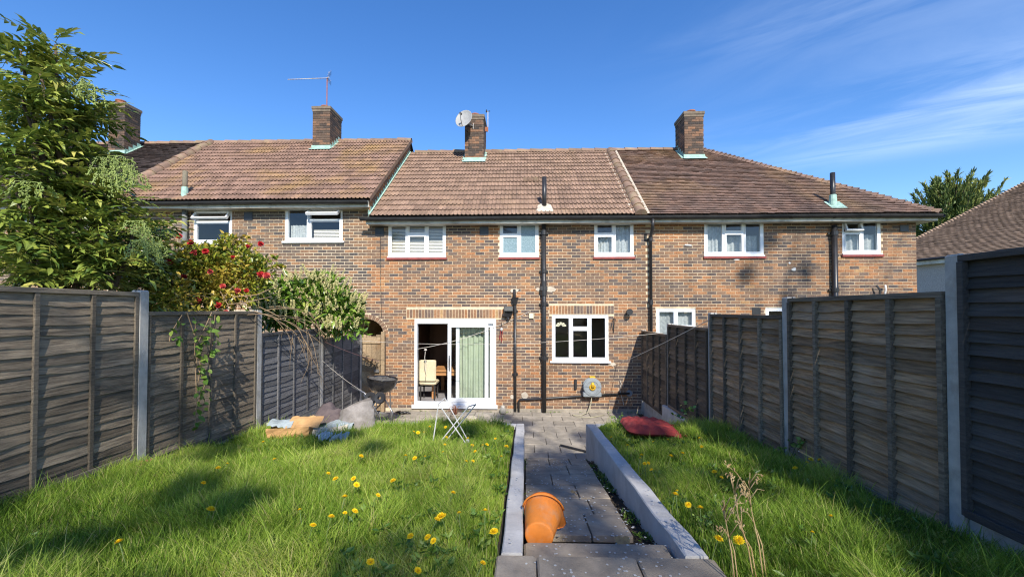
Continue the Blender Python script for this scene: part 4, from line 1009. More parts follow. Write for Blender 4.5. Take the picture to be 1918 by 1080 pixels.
# wooden gate in the passage arch
gt = thing('garden_gate', 'weathered wooden gate with diagonal brace below the brick arch', 'gate', (-3.87, 10.40, .05))
for i in range(7):
    b = MB(); b.bbox((-.46 + i * .118, -.012, .0), (-.46 + i * .118 + .113, .012, 1.83 - .02 * (i % 3)), .002); link('board', b.mesh('board'), 'wood_gate', gt, tone=random.random())
b = MB(); b.bbox((.375, -.04, -.04), (.46, .05, 1.9), .004); link('gate_post', b.mesh('gate_post'), 'wood_gate', gt, tone=.4)
for z in (.12, .95, 1.62):
    b = MB(); b.bbox((-.46, -.042, z), (.365, -.013, z + .14), .003); link('ledge', b.mesh('ledge'), 'wood_gate', gt, tone=random.random())
for z0, z1 in ((1.62, 1.09), (.95, .26)):
    q = MB(); dx = .80; ang = math.atan2(z1 - z0, dx); M4 = Matrix.Translation((-.44, 0, z0)) @ Matrix.Rotation(-ang, 4, 'Y'); q.box((0, -.068, -.05), (math.hypot(dx, z1 - z0), -.043, .05), M4); link('brace', q.mesh('brace'), 'wood_gate', gt, tone=.2)
b = MB(); b.box((.22, -.075, .93), (.34, -.043, 1.0)); link('latch', b.mesh('latch'), 'steel_rough', gt)
# ------------------------------------------------------------------ things on the houses
# satellite dish on the middle chimney
ds = thing('satellite_dish', 'grey oval satellite dish clamped to the middle chimney', 'satellite dish', (-1.68, 13.1, 8.18))
dd = Vector((-.28, -1, .38)).normalized(); Mq = dd.to_track_quat('Z', 'Y').to_matrix().to_4x4()
q = MB(); M4 = Matrix.Translation((-.17, -.12, .06)) @ Mq @ Matrix.Diagonal((.88, 1.05, 1, 1))
q.lathe([(.001, 0), (.1, .008), (.2, .03), (.28, .062), (.3, .075), (.305, .07), (.28, .05), (.2, .015), (.001, -.012)], 28, M4); link('reflector', q.mesh('reflector', smooth=True), 'dish', ds)
q = MB(); tip = M4 @ Vector((.02, -.06, .36)); q.tube([M4 @ Vector((0, -.29, .06)), M4 @ Vector((.01, -.2, .24)), tip], .012, 6); link('arm', q.mesh('arm'), 'steel_rough', ds)
q = MB(); q.tube([tip, tip + Vector((.0, .05, .0)), tip + Vector((.02, .1, .0))], [.03, .035, .028], 8); link('receiver', q.mesh('receiver'), 'black_plastic', ds)
q = MB(); q.tube([M4 @ Vector((0, 0, -.01)), (-.05, .05, 0), (.06, .16, -.02)], .022, 8); q.box((.055, .14, -.1), (.075, .3, .08)); link('bracket', q.mesh('bracket'), 'steel_rough', ds)
q = MB(); q.tube([(-.1, .0, -.05), (-.05, .1, -.6), (-.22, .3, -1.05)], .006, 5); link('cable', q.mesh('cable'), 'black_plastic', ds)
# rod aerial on the same chimney
ra = thing('rod_aerial', 'thin white rod aerial bracketed to the right side of the middle chimney', 'aerial', (-1.28, 13.55, 8.15))
q = MB(); q.tube([(.09, 0, -.06), (.09, 0, .62)], .012, 6); link('mast', q.mesh('mast'), 'white_paint', ra)
q = MB(); q.box((.0, -.03, -.03), (.1, .03, .1)); link('bracket', q.mesh('bracket'), 'terracotta', ra)
q = MB(); q.tube([(.02, 0, .6), (.16, 0, .62)], .012, 6); q.tube([(.045, 0, .58), (.045, 0, .66)], .02, 6); link('tip', q.mesh('tip'), 'black_plastic', ra)
# television aerial on the left chimney
ta = thing('television_aerial', 'comb shaped television aerial on a tall mast above the left chimney', 'aerial', (-6.44, 13.7, 8.9))
q = MB(); q.tube([(0, 0, 0), (0, 0, 1.12)], .017, 6); link('mast', q.mesh('mast'), 'terracotta', ta)
A_, B_ = Vector((.06, .0, 1.1)), Vector((-1.02, -.5, .80)); q = MB(); q.tube([A_, B_], .011, 5); bm_ = link('boom', q.mesh('boom'), 'steel_rough', ta)
u = (B_ - A_).normalized(); sd_ = u.cross(Vector((0, 0, 1))).normalized(); 
for i in range(13):
    c = A_.lerp(B_, .22 + i * .064); l = .13 - .003 * i; q = MB(); a = (sd_ * .75 + Vector((0, 0, .62))).normalized(); q.tube([c - a * l * .8, c + a * l * .8], .007, 4); link('element', q.mesh('element'), 'steel_rough', ta)
q = MB()
for k in (-1, 1):
    for j in range(4):
        c = A_ + u * (-.02 + .05) + Vector((0, 0, k * (.03 + .045 * j))) - u * (.03 * j); q.tube([c - sd_ * .16, c + sd_ * .16], .008, 4)
q.tube([A_ + Vector((0, 0, -.17)), A_ + Vector((0, 0, .2))], .01, 5); link('reflector', q.mesh('reflector'), 'steel_rough', ta)
# flood lights by the door
fl_ = thing('flood_light', 'black twin flood light on the wall right of the door lintel', 'light', (-.42, D - .01, 2.36))
q = MB(); q.bbox((-.11, -.10, .08), (.12, -.04, .21), .008); link('housing', q.mesh('housing'), 'black_plastic', fl_)
q = MB(); q.box((-.095, -.108, .095), (.105, -.101, .195)); link('lens', q.mesh('lens'), 'lamp_glass', fl_)
q = MB(); q.add([(-.15, -.12, -.02), (.1, -.12, .03), (.1, -.01, .06), (-.15, -.01, .03), (-.1, -.1, -.05), (.05, -.1, -.05), (.05, -.01, -.05), (-.1, -.01, -.05)], [(0, 1, 2, 3), (0, 4, 5, 1), (1, 5, 6, 2), (3, 7, 4, 0), (4, 7, 6, 5)]); q.tube([(-.02, -.06, -.05), (.0, -.07, -.12)], [.04, .03], 8); q.tube([(0, 0, .12), (0, -.05, .12)], .03, 8); link('sensor', q.mesh('sensor'), 'black_plastic', fl_)
# cream junction box
q = MB(); q.bbox((-.055, -.05, -.06), (.055, -.007, .06), .006); tag(link('junction_box', q.mesh('junction_box'), 'box_cream', None, (.14, D, 2.33)), 'small cream junction box on the brick wall between door and pipe', 'junction box')
# wall bracket and hanging ornament
def bracket(name, loc, label):
    t = thing(name, label, 'bracket', loc)
    q = MB(); q.bbox((-.012, -.02, -.26), (.012, -.006, .1), .002); link('plate', q.mesh('plate'), 'black_plastic', t)
    q = MB(); q.tube([(0, -.012, .08), (0, -.18, .1), (0, -.26, .08), (0, -.28, .03)], .008, 5); q.tube([(0, -.012, -.24), (0, -.08, -.12), (0, -.16, .0), (0, -.17, .09)], .007, 5); link('arm', q.mesh('arm'), 'black_plastic', t)
bracket('hanging_bracket', (2.13, D, 2.18), 'black iron hanging bracket right of the kitchen window')
ch = thing('wind_chime', 'small white and red hanging ornament right of the sliding door', 'ornament', (-.585, D - .05, 1.95))
q = MB(); q.tube([(0, .044, .22), (0, -.03, .22), (0, -.03, .12)], .006, 5); link('hook', q.mesh('hook'), 'black_plastic', ch)
q = MB(); q.lathe([(.0, .1), (.03, .08), (.035, .05), (.02, .02), (.0, .02)], 10, Matrix.Translation((0, -.03, 0))); link('bell', q.mesh('bell'), 'white_paint', ch)
q = MB(); q.tube([(-.02, -.03, .02), (-.05, -.03, -.18)], .012, 5); q.tube([(.02, -.03, .02), (-.0, -.03, -.25)], .012, 5); link('rods', q.mesh('rods'), 'cushion_red', ch)
# hose reel
hr = thing('hose_reel', 'grey wall mounted hose reel with yellow hub under the kitchen window', 'hose reel', (1.59, D, .64))
M4 = Matrix.Translation((0, -.05, 0)) @ Matrix.Rotation(R(90), 4, 'X')
q = MB(); q.lathe([(.0, 0), (.2, 0), (.215, .01), (.215, .04), (.1, .045), (.1, .12), (.215, .125), (.22, .14), (.205, .165), (.14, .175), (.13, .165), (.0, .165)], 28, M4); link('drum', q.mesh('drum', smooth=False), 'reel_grey', hr)
q = MB(); q.lathe([(.0, .2), (.05, .2), (.075, .185), (.08, .166)], 18, M4); q.tube([(0, -.23, .0), (0, -.25, .07), (.0, -.24, .12)], [.05, .04, .025], 8); link('hub', q.mesh('hub', smooth=True), 'reel_yellow', hr)
q = MB(); q.bbox((-.22, -.2, -.24), (.22, -.01, -.12), .02); link('bracket', q.mesh('bracket'), 'reel_grey', hr)
q = MB(); q.bbox((-.05, -.1, .19), (.09, -.02, .24), .01); link('clip', q.mesh('clip'), 'reel_yellow', hr)
q = MB(); q.lathe([(.11, .06), (.19, .06), (.2, .085), (.19, .115), (.11, .115)], 24, M4); link('hose', q.mesh('hose'), 'hose_grey', hr)
q = MB(); q.tube([(0, -.12, -.2), (-.03, -.16, -.4), (-.12, -.25, -.58), (-.3, -.4, -.625), (-.5, -.35, -.627), (-.42, -.55, -.622), (-.1, -.6, -.62), (.1, -.45, -.622), (.25, -.35, -.62)], .012, 6); link('loose_hose', q.mesh('loose_hose', smooth=True), 'hose_grey', hr)
q = MB(); q.tube([(2.28, D - .02, .78), (2.31, D - .03, .7), (2.27, D - .03, .55), (2.34, D - .03, .3), (2.36, D - .06, .2)], .009, 5)
tag(link('hanging_string', q.mesh('hanging_string', (2.3, D, .5)), 'line_white', None, (2.3, D, .5)), 'short pale cord hanging on the wall right of the hose reel', 'cord')
q = MB(); q.bbox((1.18, D - .06, .56), (1.24, D - .007, .80), .006); tag(link('tap_cover', q.mesh('tap_cover', (1.21, D, .6)), 'black_plastic', None, (1.21, D, .6)), 'black pipe bracket on the wall left of the hose reel', 'bracket')
# washing lines
def sagline(name, pts, m, label, rad=.005, sag=.05, n=14):
    A, B = Vector(pts[0]), Vector(pts[1]); q = MB(); P = []
    for i in range(n + 1):
        t = i / n; p = A.lerp(B, t); p.z -= sag * 4 * t * (1 - t); P.append(p)
    q.tube(P, rad, 5); c = A.lerp(B, .5)
    return tag(link(name, q.mesh(name, c), m, None, c), label, 'line')
sagline('washing_line', ((2.77, 6.62, 2.33), (2.20, D, 1.14)), 'line_white', 'white washing line from the right fence post down to the brick wall', rad=.006, sag=.02)
sagline('washing_line', ((2.80, 8.6, 2.04), (-4.0, 9.9, 1.78)), 'line_white', 'long thin washing line stretched across in front of door and window', rad=.004, sag=.16)
sagline('washing_line', ((.12, D - .02, 2.45), (-2.66, D - .03, 1.52)), 'line_white', 'slack white cord from the junction box across the door frame', rad=.006, sag=.12)
q = MB(); q.tube([(-2.45, D - .06, 1.50), (-2.47, D - .06, 1.3), (-2.43, D - .06, 1.15), (-2.45, D - .06, .98)], .008, 5); q.lathe([(.0, 0), (.04, .02), (.03, .05), (.0, .06)], 8, Matrix.Translation((-2.45, D - .06, 1.47)))
tag(link('cord_tassel', q.mesh('cord_tassel', (-2.45, D, 1.2)), 'line_white', None, (-2.45, D, 1.2)), 'knotted white cord end hanging in the open doorway', 'cord')
sagline('washing_line', ((-3.9, 8.3, 1.86), (-3.52, 10.3, 1.25)), 'line_pink', 'pinkish line from the left fence down to the gate', rad=.006, sag=.03)
sagline('rope', ((-3.85, 8.1, 1.52), (-2.95, 8.25, .82)), 'line_white', 'pale rope running down to the barbecue from the left fence', rad=.003, sag=.05)

# ------------------------------------------------------------------ inside the house
def curtain(x0, x1, y, z0, z1, waves, amp, m, label, name='curtain', seed=0, gather=0):
    rs = random.Random(seed); q = MB(); n = 64; P = []
    for j in range(5):
        z = z1 + (z0 - z1) * j / 4; row = []
        for i in range(n + 1):
            t = i / n; x = x0 + (x1 - x0) * t; x += gather * (j / 4) * (t - .5)
            row.append((x, y + amp * math.sin(t * waves * 6.283 + .4 * math.sin(j + t * 9)) * (.6 + .4 * j / 4) + .01 * math.sin(t * 37), z))
        P.append(row)
    q.add(*sheet(P, None)); c = ((x0 + x1) / 2, y, z0)
    return tag(link(name, q.mesh(name, c, True), m, None, c), label, 'curtain')
curtain(-1.66, -.9, D + .30, .22, 1.98, 5.5, .045, 'curtain_green', 'pale green curtain hanging behind the sliding glass', seed=2)
curtain(-1.64, -.86, D + .26, 1.9, 2.12, 9, .01, 'curtain_green', 'pale green pelmet strip above the curtain behind the sliding glass', name='pelmet', seed=3)
curtain(1.74, 2.12, D + .14, 3.84, 4.30, 5, .03, 'net_curtain', 'short net curtain low in the right upper window of the middle house', seed=4)
curtain(2.2, 2.58, D + .15, 3.84, 4.56, 3, .03, 'net_curtain', 'white curtain in the tall light of the right upper window, middle house', seed=5)
curtain(4.4, 4.82, D + .15, 3.84, 4.58, 4, .02, 'net_curtain', 'net curtain in the left light of the right house upper window', seed=6)
curtain(4.85, 5.7, D + .22, 3.84, 4.3, 6, .02, 'net_curtain', 'low net curtain across the right house upper window', seed=16)
curtain(7.66, 8.46, D + .15, 3.86, 4.3, 6, .02, 'net_curtain', 'net curtain in the small upper window at the house corner', seed=7)
curtain(3.2, 4.07, D + .14, 1.2, 2.46, 8, .02, 'net_curtain', 'net curtain in the ground floor window beside the downpipe', seed=8)
curtain(-5.95, -5.45, D + .15, 4.22, 4.62, 3, .01, 'net_curtain', 'pale half curtain in the left house casement', seed=9)
def blind(x0, x1, z0, z1, label, y=D + .13):
    q = MB(); z = z0
    while z < z1: q.box((x0, y, z), (x1, y + .022, z + .004)); q.add([(x0, y, z), (x1, y, z), (x1, y + .018, z + .022), (x0, y + .018, z + .022)], [(0, 1, 2, 3)]); z += .037
    return tag(link('venetian_blind', q.mesh('venetian_blind', (x0, y, z0)), 'blind', None, (x0, y, z0)), label, 'blind')
blind(-3.35, -2.03, 3.86, 4.58, 'cream venetian blind in the left upper window of the middle house')
blind(-5.35, -4.62, 4.25, 4.5, 'lowered pale blind in the open window of the left house')
# fan shaped sticker on the kitchen pane
q = MB(); 
for k in range(5):
    a0, a1 = math.pi * (k + .08) / 5, math.pi * (k + .92) / 5
    q.face([(.04 * math.cos(a0), 0, .04 * math.sin(a0)), (.13 * math.cos(a0), 0, .105 * math.sin(a0)), (.135 * math.cos((a0 + a1) / 2), 0, .112 * math.sin((a0 + a1) / 2)), (.13 * math.cos(a1), 0, .105 * math.sin(a1)), (.04 * math.cos(a1), 0, .04 * math.sin(a1))])
tag(link('window_fan', q.mesh('window_fan'), 'box_cream', None, (.865, D + .06, 2.07)), 'pale fan shaped sticker in the left pane of the kitchen window', 'sticker')
tb = thing('dining_table', 'oak dining table seen through the open door', 'table', (-2.05, D + 1.35, .16))
q = MB(); q.bbox((-.42, -.7, .70), (.42, .7, .75), .006); link('table_top', q.mesh('table_top'), 'oak', tb)
q = MB(); q.bbox((-.38, -.66, .60), (.38, .66, .695), .004); link('apron', q.mesh('apron'), 'oak', tb)
for x in (-.36, .36):
    for y in (-.62, .62): q = MB(); q.bbox((x - .045, y - .045, 0), (x + .045, y + .045, .598), .004); link('leg', q.mesh('leg'), 'oak', tb)
def chair(loc, rz, label):
    t = thing('dining_chair', label, 'chair', loc, (0, 0, rz), 'dining chairs')
    q = MB(); q.bbox((-.22, -.22, .40), (.22, .22, .50), .03); link('seat', q.mesh('seat'), 'cream_fabric', t)
    q = MB(); q.bbox((-.22, .17, .49), (.22, .25, 1.05), .03); link('backrest', q.mesh('backrest'), 'cream_fabric', t)
    for x in (-.18, .18):
        for y in (-.18, .2): q = MB(); q.tube([(x, y, 0), (x, y, .4)], [.018, .026], 4); link('leg', q.mesh('leg'), 'dark_void', t)
    return t
chair((-2.50, D + .60, .16), R(180), 'cream upholstered chair nearest the open doorway')
chair((-1.78, D + 2.25, .16), R(80), 'cream upholstered chair at the far right side of the oak table')

# ------------------------------------------------------------------ things in the garden
# kettle barbecue
bq = thing('kettle_barbecue', 'black kettle barbecue bowl full of ash beside the gate', 'barbecue', (-3.02, 8.75, .03), (0, R(6), 0))
q = MB(); q.lathe([(.02, .78), (.12, .79), (.21, .84), (.275, .92), (.295, 1.0), (.30, 1.06), (.31, 1.065), (.305, 1.075), (.285, 1.07), (.28, 1.0), (.26, .95)], 28); link('bowl', q.mesh('bowl', smooth=True), 'black_enamel', bq)
q = MB(); P = []
for i in range(9): P.append([((.282 * i / 8) * math.cos(2 * math.pi * k / 20), (.282 * i / 8) * math.sin(2 * math.pi * k / 20), 1.03 + .035 * random.random() + .02 * (1 - i / 8)) for k in range(21)])
q.add(*sheet(P, None)); link('ash', q.mesh('ash'), 'ash', bq)
for a in (.5, 2.6, 4.7): q = MB(); q.tube([(.17 * math.cos(a), .17 * math.sin(a), .82), (.3 * math.cos(a), .3 * math.sin(a), .0)], .013, 6); link('leg', q.mesh('leg'), 'steel', bq)
q = MB(); q.lathe([(.0, .3), (.15, .31), (.19, .335)], 18); link('ash_catcher', q.mesh('ash_catcher'), 'steel_rough', bq)
q = MB(); q.tube([(.3, .05, 1.02), (.37, .06, 1.04), (.37, -.06, 1.04), (.3, -.05, 1.02)], .012, 6); link('handle', q.mesh('handle'), 'black_plastic', bq)
for s in (-1, 1): q = MB(); q.tube([(-.25 + .02 * s, .16 * s - .02, .07), (-.25 + .02 * s, .16 * s + .02, .07)], .07, 14); link('wheel', q.mesh('wheel'), 'black_plastic', bq)
# junk heap by the left fence
def crumple(nx, ny, fx, seed, amp, shape):
    rs = random.Random(seed); P = []
    for j in range(ny + 1):
        row = []
        for i in range(nx + 1):
            u, v = i / nx, j / ny; x, y, z = shape(u, v); n = float(noise2(u * fx + seed, v * fx, seed)) - .5; n2 = float(noise2(u * fx * 2.7, v * fx * 2.7 + seed, seed + 1)) - .5
            row.append((x + amp * n2 * .6, y + amp * (n + n2) * .8, z + amp * (n * 1.2 + n2 * .8)))
        P.append(row)
    m = MB(); m.add(*sheet(P, None)); return m
bx = thing('cardboard_box', 'collapsed cardboard box lying in the grass at the left fence', 'box', (-3.12, 5.78, .80), (0, 0, R(12)))
def bxp(nm, shape, m, seed, amp=.02): link(nm, crumple(8, 6, 3, seed, amp, shape).mesh(nm), m, bx)
bxp('side', lambda u, v: (-.28 + .52 * u, -.2 - .03 * v, -.06 + .21 * v), 'cardboard', 3)
bxp('flap', lambda u, v: (-.05 + .40 * u + .03 * v, -.22 + .22 * v, .15 + .10 * v - .02 * u), 'cardboard', 5)
bxp('side', lambda u, v: (-.28 + .05 * v, -.2 + .36 * u, -.06 + .22 * v), 'cardboard', 6)
bxp('side', lambda u, v: (.24 + .0 * v, -.2 + .36 * u, -.06 + .20 * v), 'cardboard', 8)
bxp('liner', lambda u, v: (-.28 + .30 * u, -.21 + .3 * v, .16 + .05 * math.sin(v * 3)), 'sheet_plastic', 7, .03)
o = link('polythene_sheet', crumple(16, 10, 4, 11, .07, lambda u, v: (-.32 + .72 * u, -.3 + .5 * v, .02 + .17 * math.sin(v * 2.6) * (.4 + .6 * u) + .02)).mesh('polythene_sheet', smooth=False), 'sheet_plastic', None, (-2.78, 6.02, .74)); tag(o, 'crumpled pale blue polythene sheet behind the cardboard box', 'plastic sheet')
o = link('cardboard_sheet', crumple(8, 6, 3, 21, .02, lambda u, v: (-.1 + .42 * u, -.12 + .1 * v + .1 * u, .0 + .13 * v + .02 * u)).mesh('cardboard_sheet'), 'mortar_patch', None, (-2.72, 5.72, .78)); tag(o, 'pale cardboard flap leaning beside the cardboard box', 'cardboard')
o = link('cloth_heap', crumple(18, 14, 4, 31, .10, lambda u, v: (-.3 + .6 * u, -.25 + .5 * v, .36 * math.sin(math.pi * min(1, max(0, u))) ** .6 * math.sin(math.pi * v) ** .5)).mesh('cloth_heap', smooth=True), 'cloth_brown', None, (-2.85, 6.25, .74)); tag(o, 'heap of dark brown cloth against the left fence', 'cloth')
def bagshape(u, v):
    a = u * 2 * math.pi; w = .29 * (1 - .12 * v); r = (.34 + .06 * math.cos(2 * a)); top = .34 + .16 * (math.cos(a) * .5 + .5)
    return (w * math.cos(a) * (1 - .15 * v * v), .19 * math.sin(a) * (1 - .55 * v), top * v)
q = crumple(24, 8, 5, 41, .05, bagshape); q.v = [(x + .0, y, z) for x, y, z in q.v]
o = link('rubble_bag', q.mesh('rubble_bag', smooth=True), 'bag_grey', None, (-2.42, 6.14, .72)); tag(o, 'grey woven sack standing open behind the tall grass', 'sack')
fr = thing('buggy_frame', 'tangled chrome frame with two black wheels behind the grey sack', 'buggy', (-2.62, 7.2, .06))
for i, pts in enumerate((((-.3, 0, .1), (.0, .0, .75), (.2, .05, 1.02)), ((-.35, .1, 1.12), (-.1, .05, 1.02), (.05, .0, .85), (.3, .1, .3)), ((.25, .0, .25), (.05, -.02, .7), (-.1, .02, 1.0)), ((-.05, .15, .6), (.25, .05, .92), (.38, .05, .7), (.3, .0, .2)))):
    q = MB(); q.tube(pts, .013, 6); link('tube', q.mesh('tube', smooth=True), 'steel', fr)
for x in (.04, .20):
    q = MB(); q.lathe([(.03, -.03), (.085, -.035), (.1, 0), (.085, .035), (.03, .03)], 18, Matrix.Translation((x, -.06, .96)) @ Matrix.Rotation(R(80), 4, 'X')); link('wheel', q.mesh('wheel'), 'black_plastic', fr)
q = MB(); q.tube([(-.3, 0, .1), (.3, .1, .3)], .013, 6); q.tube([(-.3, 0, .1), (-.3, .3, .0)], .013, 6); q.tube([(.3, .1, .0), (.3, .1, .3)], .013, 6); link('base', q.mesh('base'), 'steel', fr)
for i, (x, y) in enumerate(((-2.52, 5.36), (-2.27, 5.26))):
    o = link('foil_scrap', crumple(8, 6, 5, 51 + i, .06, lambda u, v: (-.09 + .18 * u, -.07 + .14 * v, .07)).mesh('foil_scrap'), 'sheet_plastic', None, (x, y, lawn_z(x, y) + .06)); tag(o, ('torn white plastic scrap in the grass nearest the cardboard box', 'striped plastic wrapper in the grass right of the white scrap')[i], 'litter')
# folding stool frame
st = thing('folding_stool', 'white folding stool frame without seat standing in the grass', 'stool', (-.86, 5.1, lawn_z(-.86, 5.1) - .01))
for k, (a, b_) in enumerate((((-.22, -.12, 0), (.2, -.08, .52)), ((.24, -.1, 0), (-.15, -.09, .55)), ((-.15, .14, 0), (.26, .12, .5)), ((.2, .13, 0), (-.12, .14, .57)))):
    q = MB(); q.tube([a, b_], .0072, 6); link('leg', q.mesh('leg'), 'white_paint', st)
for a, b_ in (((.2, -.08, .52), (.26, .12, .5)), ((-.15, -.09, .55), (-.12, .14, .57)), ((-.15, -.09, .55), (-.22, -.06, .1))):
    q = MB(); q.tube([a, b_], .0072, 6); link('rail', q.mesh('rail'), 'white_paint', st)
# potted dead plant on the patio
pp = thing('plant_pot', 'grey pot with a dried brown plant on the patio before the door', 'plant pot', (-1.5, 9.3, .03))
q = MB(); q.lathe([(.0, 0), (.09, 0), (.125, .2), (.135, .2), (.135, .225), (.115, .225), (.11, .19), (.0, .19)], 18); link('pot', q.mesh('pot'), 'patio_slab', pp, tone=.6)
q = MB()
for i in range(34):
    a = random.uniform(0, 6.28); l = random.uniform(.1, .3); r_ = random.uniform(.05, .24); q.tube([(0, 0, .19), (r_ * .5 * math.cos(a), r_ * .5 * math.sin(a), .19 + l * .8), (r_ * math.cos(a), r_ * math.sin(a), .19 + l * random.uniform(.3, 1))], [.005, .004, .003], 3)
link('dead_stems', q.mesh('dead_stems'), 'dry_plant', pp, kind='stuff')
q = MB(); M4 = Matrix.Translation((.27, -.02, .0)); q.lathe([(.0, .0), (.09, .0), (.12, .1), (.11, .11), (.0, .1)], 12, M4)
tag(link('stone_bowl', q.mesh('stone_bowl', (.27, 0, 0)), 'mortar_patch', None, (-1.18, 9.5, .03)), 'small pale bowl beside the dried plant pot', 'bowl')
for i, x in enumerate((-3.0, -2.86)):
    q = crumple(8, 8, 3, 61 + i, .02, lambda u, v: (.05 * math.sin(v * 3.14) * math.cos(u * 6.28), (v - .5) * .27, .02 + .05 * math.sin(v * 3.14) * (1 + math.sin(u * 6.28)) * .6)); 
    o = link('shoe', q.mesh('shoe', smooth=True), 'black_plastic', None, (x, 10.22, .01), (0, 0, R(70 + 30 * i))); tag(o, ('black shoe nearer the gate at the foot of the wall', 'black shoe nearer the sliding door at the foot of the wall')[i], 'shoe')
q = MB(); q.lathe([(.0, 0), (.065, 0), (.075, .03), (.075, .12), (.05, .16), (.05, .19), (.045, .19), (.045, .15)], 16); tag(link('glass_jar', q.mesh('glass_jar', smooth=True), 'jar_glass', None, (-.54, 10.35, .01)), 'clear jar on the patio right of the door threshold', 'jar')
q = MB(); q.tube([(.62, 7.75, .085), (1.15, 7.3, .09)], .018, 8); tag(link('loose_pipe', q.mesh('loose_pipe', (.88, 7.5, .08)), 'black_plastic', None, (.88, 7.5, .08)), 'black pipe lying on the patio behind the right bed wall', 'pipe')
# orange bucket on its side
bk = thing('bucket', 'orange plastic bucket lying on its side on the path', 'bucket', (.085, 2.83, ramp_z(2.9) - .012))
ax = Vector((.14, 1, .10)).normalized(); Mq = ax.to_track_quat('Z', 'X').to_matrix().to_4x4(); M4 = Matrix.Translation((0, 0, .115)) @ Mq
q = MB(); n = 36; rows = [(.0, .0), (.082, 0), (.09, .003), (.0935, .012), (.0945, .028), (.099, .055), (.12, .2), (.128, .25), (.132, .285)]
P = []
for r_, z in rows:
    P.append([M4 @ Vector((r_ * math.cos(2 * math.pi * k / n), r_ * math.sin(2 * math.pi * k / n), z)) for k in range(n + 1)])
def rimr(k, base, zb):
    a = 2 * math.pi * k / n; sp = math.exp(-((a - 2.2) / .32) ** 2) * .05; return M4 @ Vector(((base + sp) * math.cos(a), (base + sp) * math.sin(a), zb + sp * .5))
P.append([rimr(k, .136, .298) for k in range(n + 1)]); P.append([rimr(k, .141, .30) for k in range(n + 1)]); P.append([rimr(k, .140, .293) for k in range(n + 1)])
q.add(*sheet(P, None)); 
Pi = [[M4 @ Vector((r_ * math.cos(2 * math.pi * k / n), r_ * math.sin(2 * math.pi * k / n), z)) for k in range(n + 1)] for r_, z in ((.0, .006), (.088, .006), (.114, .19), (.128, .285))] + [[rimr(k, .133, .298) for k in range(n + 1)]]
q.add(*sheet(Pi, None)); link('shell', q.mesh('shell', smooth=True), 'orange_plastic', bk)
q = MB(); q.tube([M4 @ Vector((.149 * math.cos(t), .149 * math.sin(t), .285 - .035 * math.sin((t + 1.4) / 2.8 * math.pi))) for t in [-1.4 + 2.8 * i / 14 for i in range(15)]], .006, 6); link('handle', q.mesh('handle', smooth=True), 'orange_plastic', bk)
# red cushion
cu = thing('seat_cushion', 'faded red buttoned seat cushion lying on the far end of the right lawn', 'cushion', (1.66, 5.85, lawn_z(1.66, 5.85) + .09), (R(2), R(3), R(8)))
q = MB(); n = 30; P = []; Pb = []
for j in range(n + 1):
    r1, r2 = [], []
    for i in range(n + 1):
        u, v = i / n * 2 - 1, j / n * 2 - 1; m8 = max(abs(u), abs(v)); rr = (abs(u) ** 5 + abs(v) ** 5) ** .2; k = m8 / rr if rr > 1e-6 else 1.0
        x, y = u * k * .37 + .02 * math.sin(v * 3), v * k * .31; e = max(0.0, 1 - rr ** 4) if rr < 1 else 0.0
        e = max(0.0, 1 - (m8 ** 5)); roll = .45 + .55 * abs(math.sin((v + 1) * 2 * math.pi + .5 * u)) ** .55; tuft = 1 - .55 * math.exp(-(((u * 3) % 1.0 - .5) ** 2 + ((v * 2) % 1.0 - .5) ** 2) * 22)
        bend = .07 * max(0, u) ** 2
        r1.append((x, y, .035 + .095 * e ** .45 * roll * tuft - bend)); r2.append((x, y, .035 - .05 * e ** .45 - bend))
    P.append(r1); Pb.append(r2)
q.add(*sheet(P, None)); q.add(*sheet(Pb, None)); link('pad', q.mesh('pad', smooth=True), 'cushion_red', cu)
q = MB()
for t in (-1, 1):
    q.tube([(.33, .3 * t, .03), (.40, .28 * t, .0), (.43, .2 * t, .01)], .008, 5)
link('tie', q.mesh('tie'), 'cushion_red', cu)
# dry leaf on the step and a smaller one further on
def dry_leaf(loc, s, rz, label):
    q = MB(); pts = []
    for k in range(20):
        a = 2 * math.pi * k / 20; r_ = s * (.55 + .45 * abs(math.cos(a * 2.5)) ** 1.5); pts.append((r_ * math.cos(a), r_ * math.sin(a), .35 * s * math.sin(a * 2) * .6 + .03 + .25 * r_ * abs(math.cos(a))))
    q.v = [(0, 0, .03)] + pts; q.f = [(0, 1 + k, 1 + (k + 1) % 20) for k in range(20)]; q.t = [0] * 20
    i0 = len(q.v); q.tube([(0, 0, .03), (-s * .9, -s * .5, .01)], .003, 4)
    tag(link('dry_leaf', q.mesh('dry_leaf'), 'leaf_dry', None, loc, (0, 0, rz)), label, 'leaf')
dry_leaf((.64, 2.86, ramp_z(2.86) + .012), .075, 1.0, 'large curled dry leaf on the path in front of the top step')
dry_leaf((.45, 4.1, ramp_z(4.1) + .005), .035, 2.0, 'tiny brown leaf on the joint between path slabs')
# white blossom petals on path and grass
q = MB()
for i in range(520):
    if i < 440: x, y = random.uniform(0, .88), 1.9 + 3.9 * random.random() ** 1.4; z = (1.092 if y < 2.48 else 1.003 if y < 2.8 else ramp_z(y) + .008)
    else: x, y = (random.uniform(-.13, -.03) if i % 2 else random.uniform(.92, 1.02)), random.uniform(2.6, 6.4); z = wall_top(y) + .01
    s = random.uniform(.006, .011); a = random.uniform(0, 3.1); q.face([(x + s * math.cos(a + k * 1.2566), y + s * math.sin(a + k * 1.2566), z + random.uniform(0, .003)) for k in range(5)])
o = link('fallen_petals', q.mesh('fallen_petals'), 'seed_white', None, kind='stuff'); o['label'] = 'white blossom petals scattered over the path'; o['category'] = 'petals'
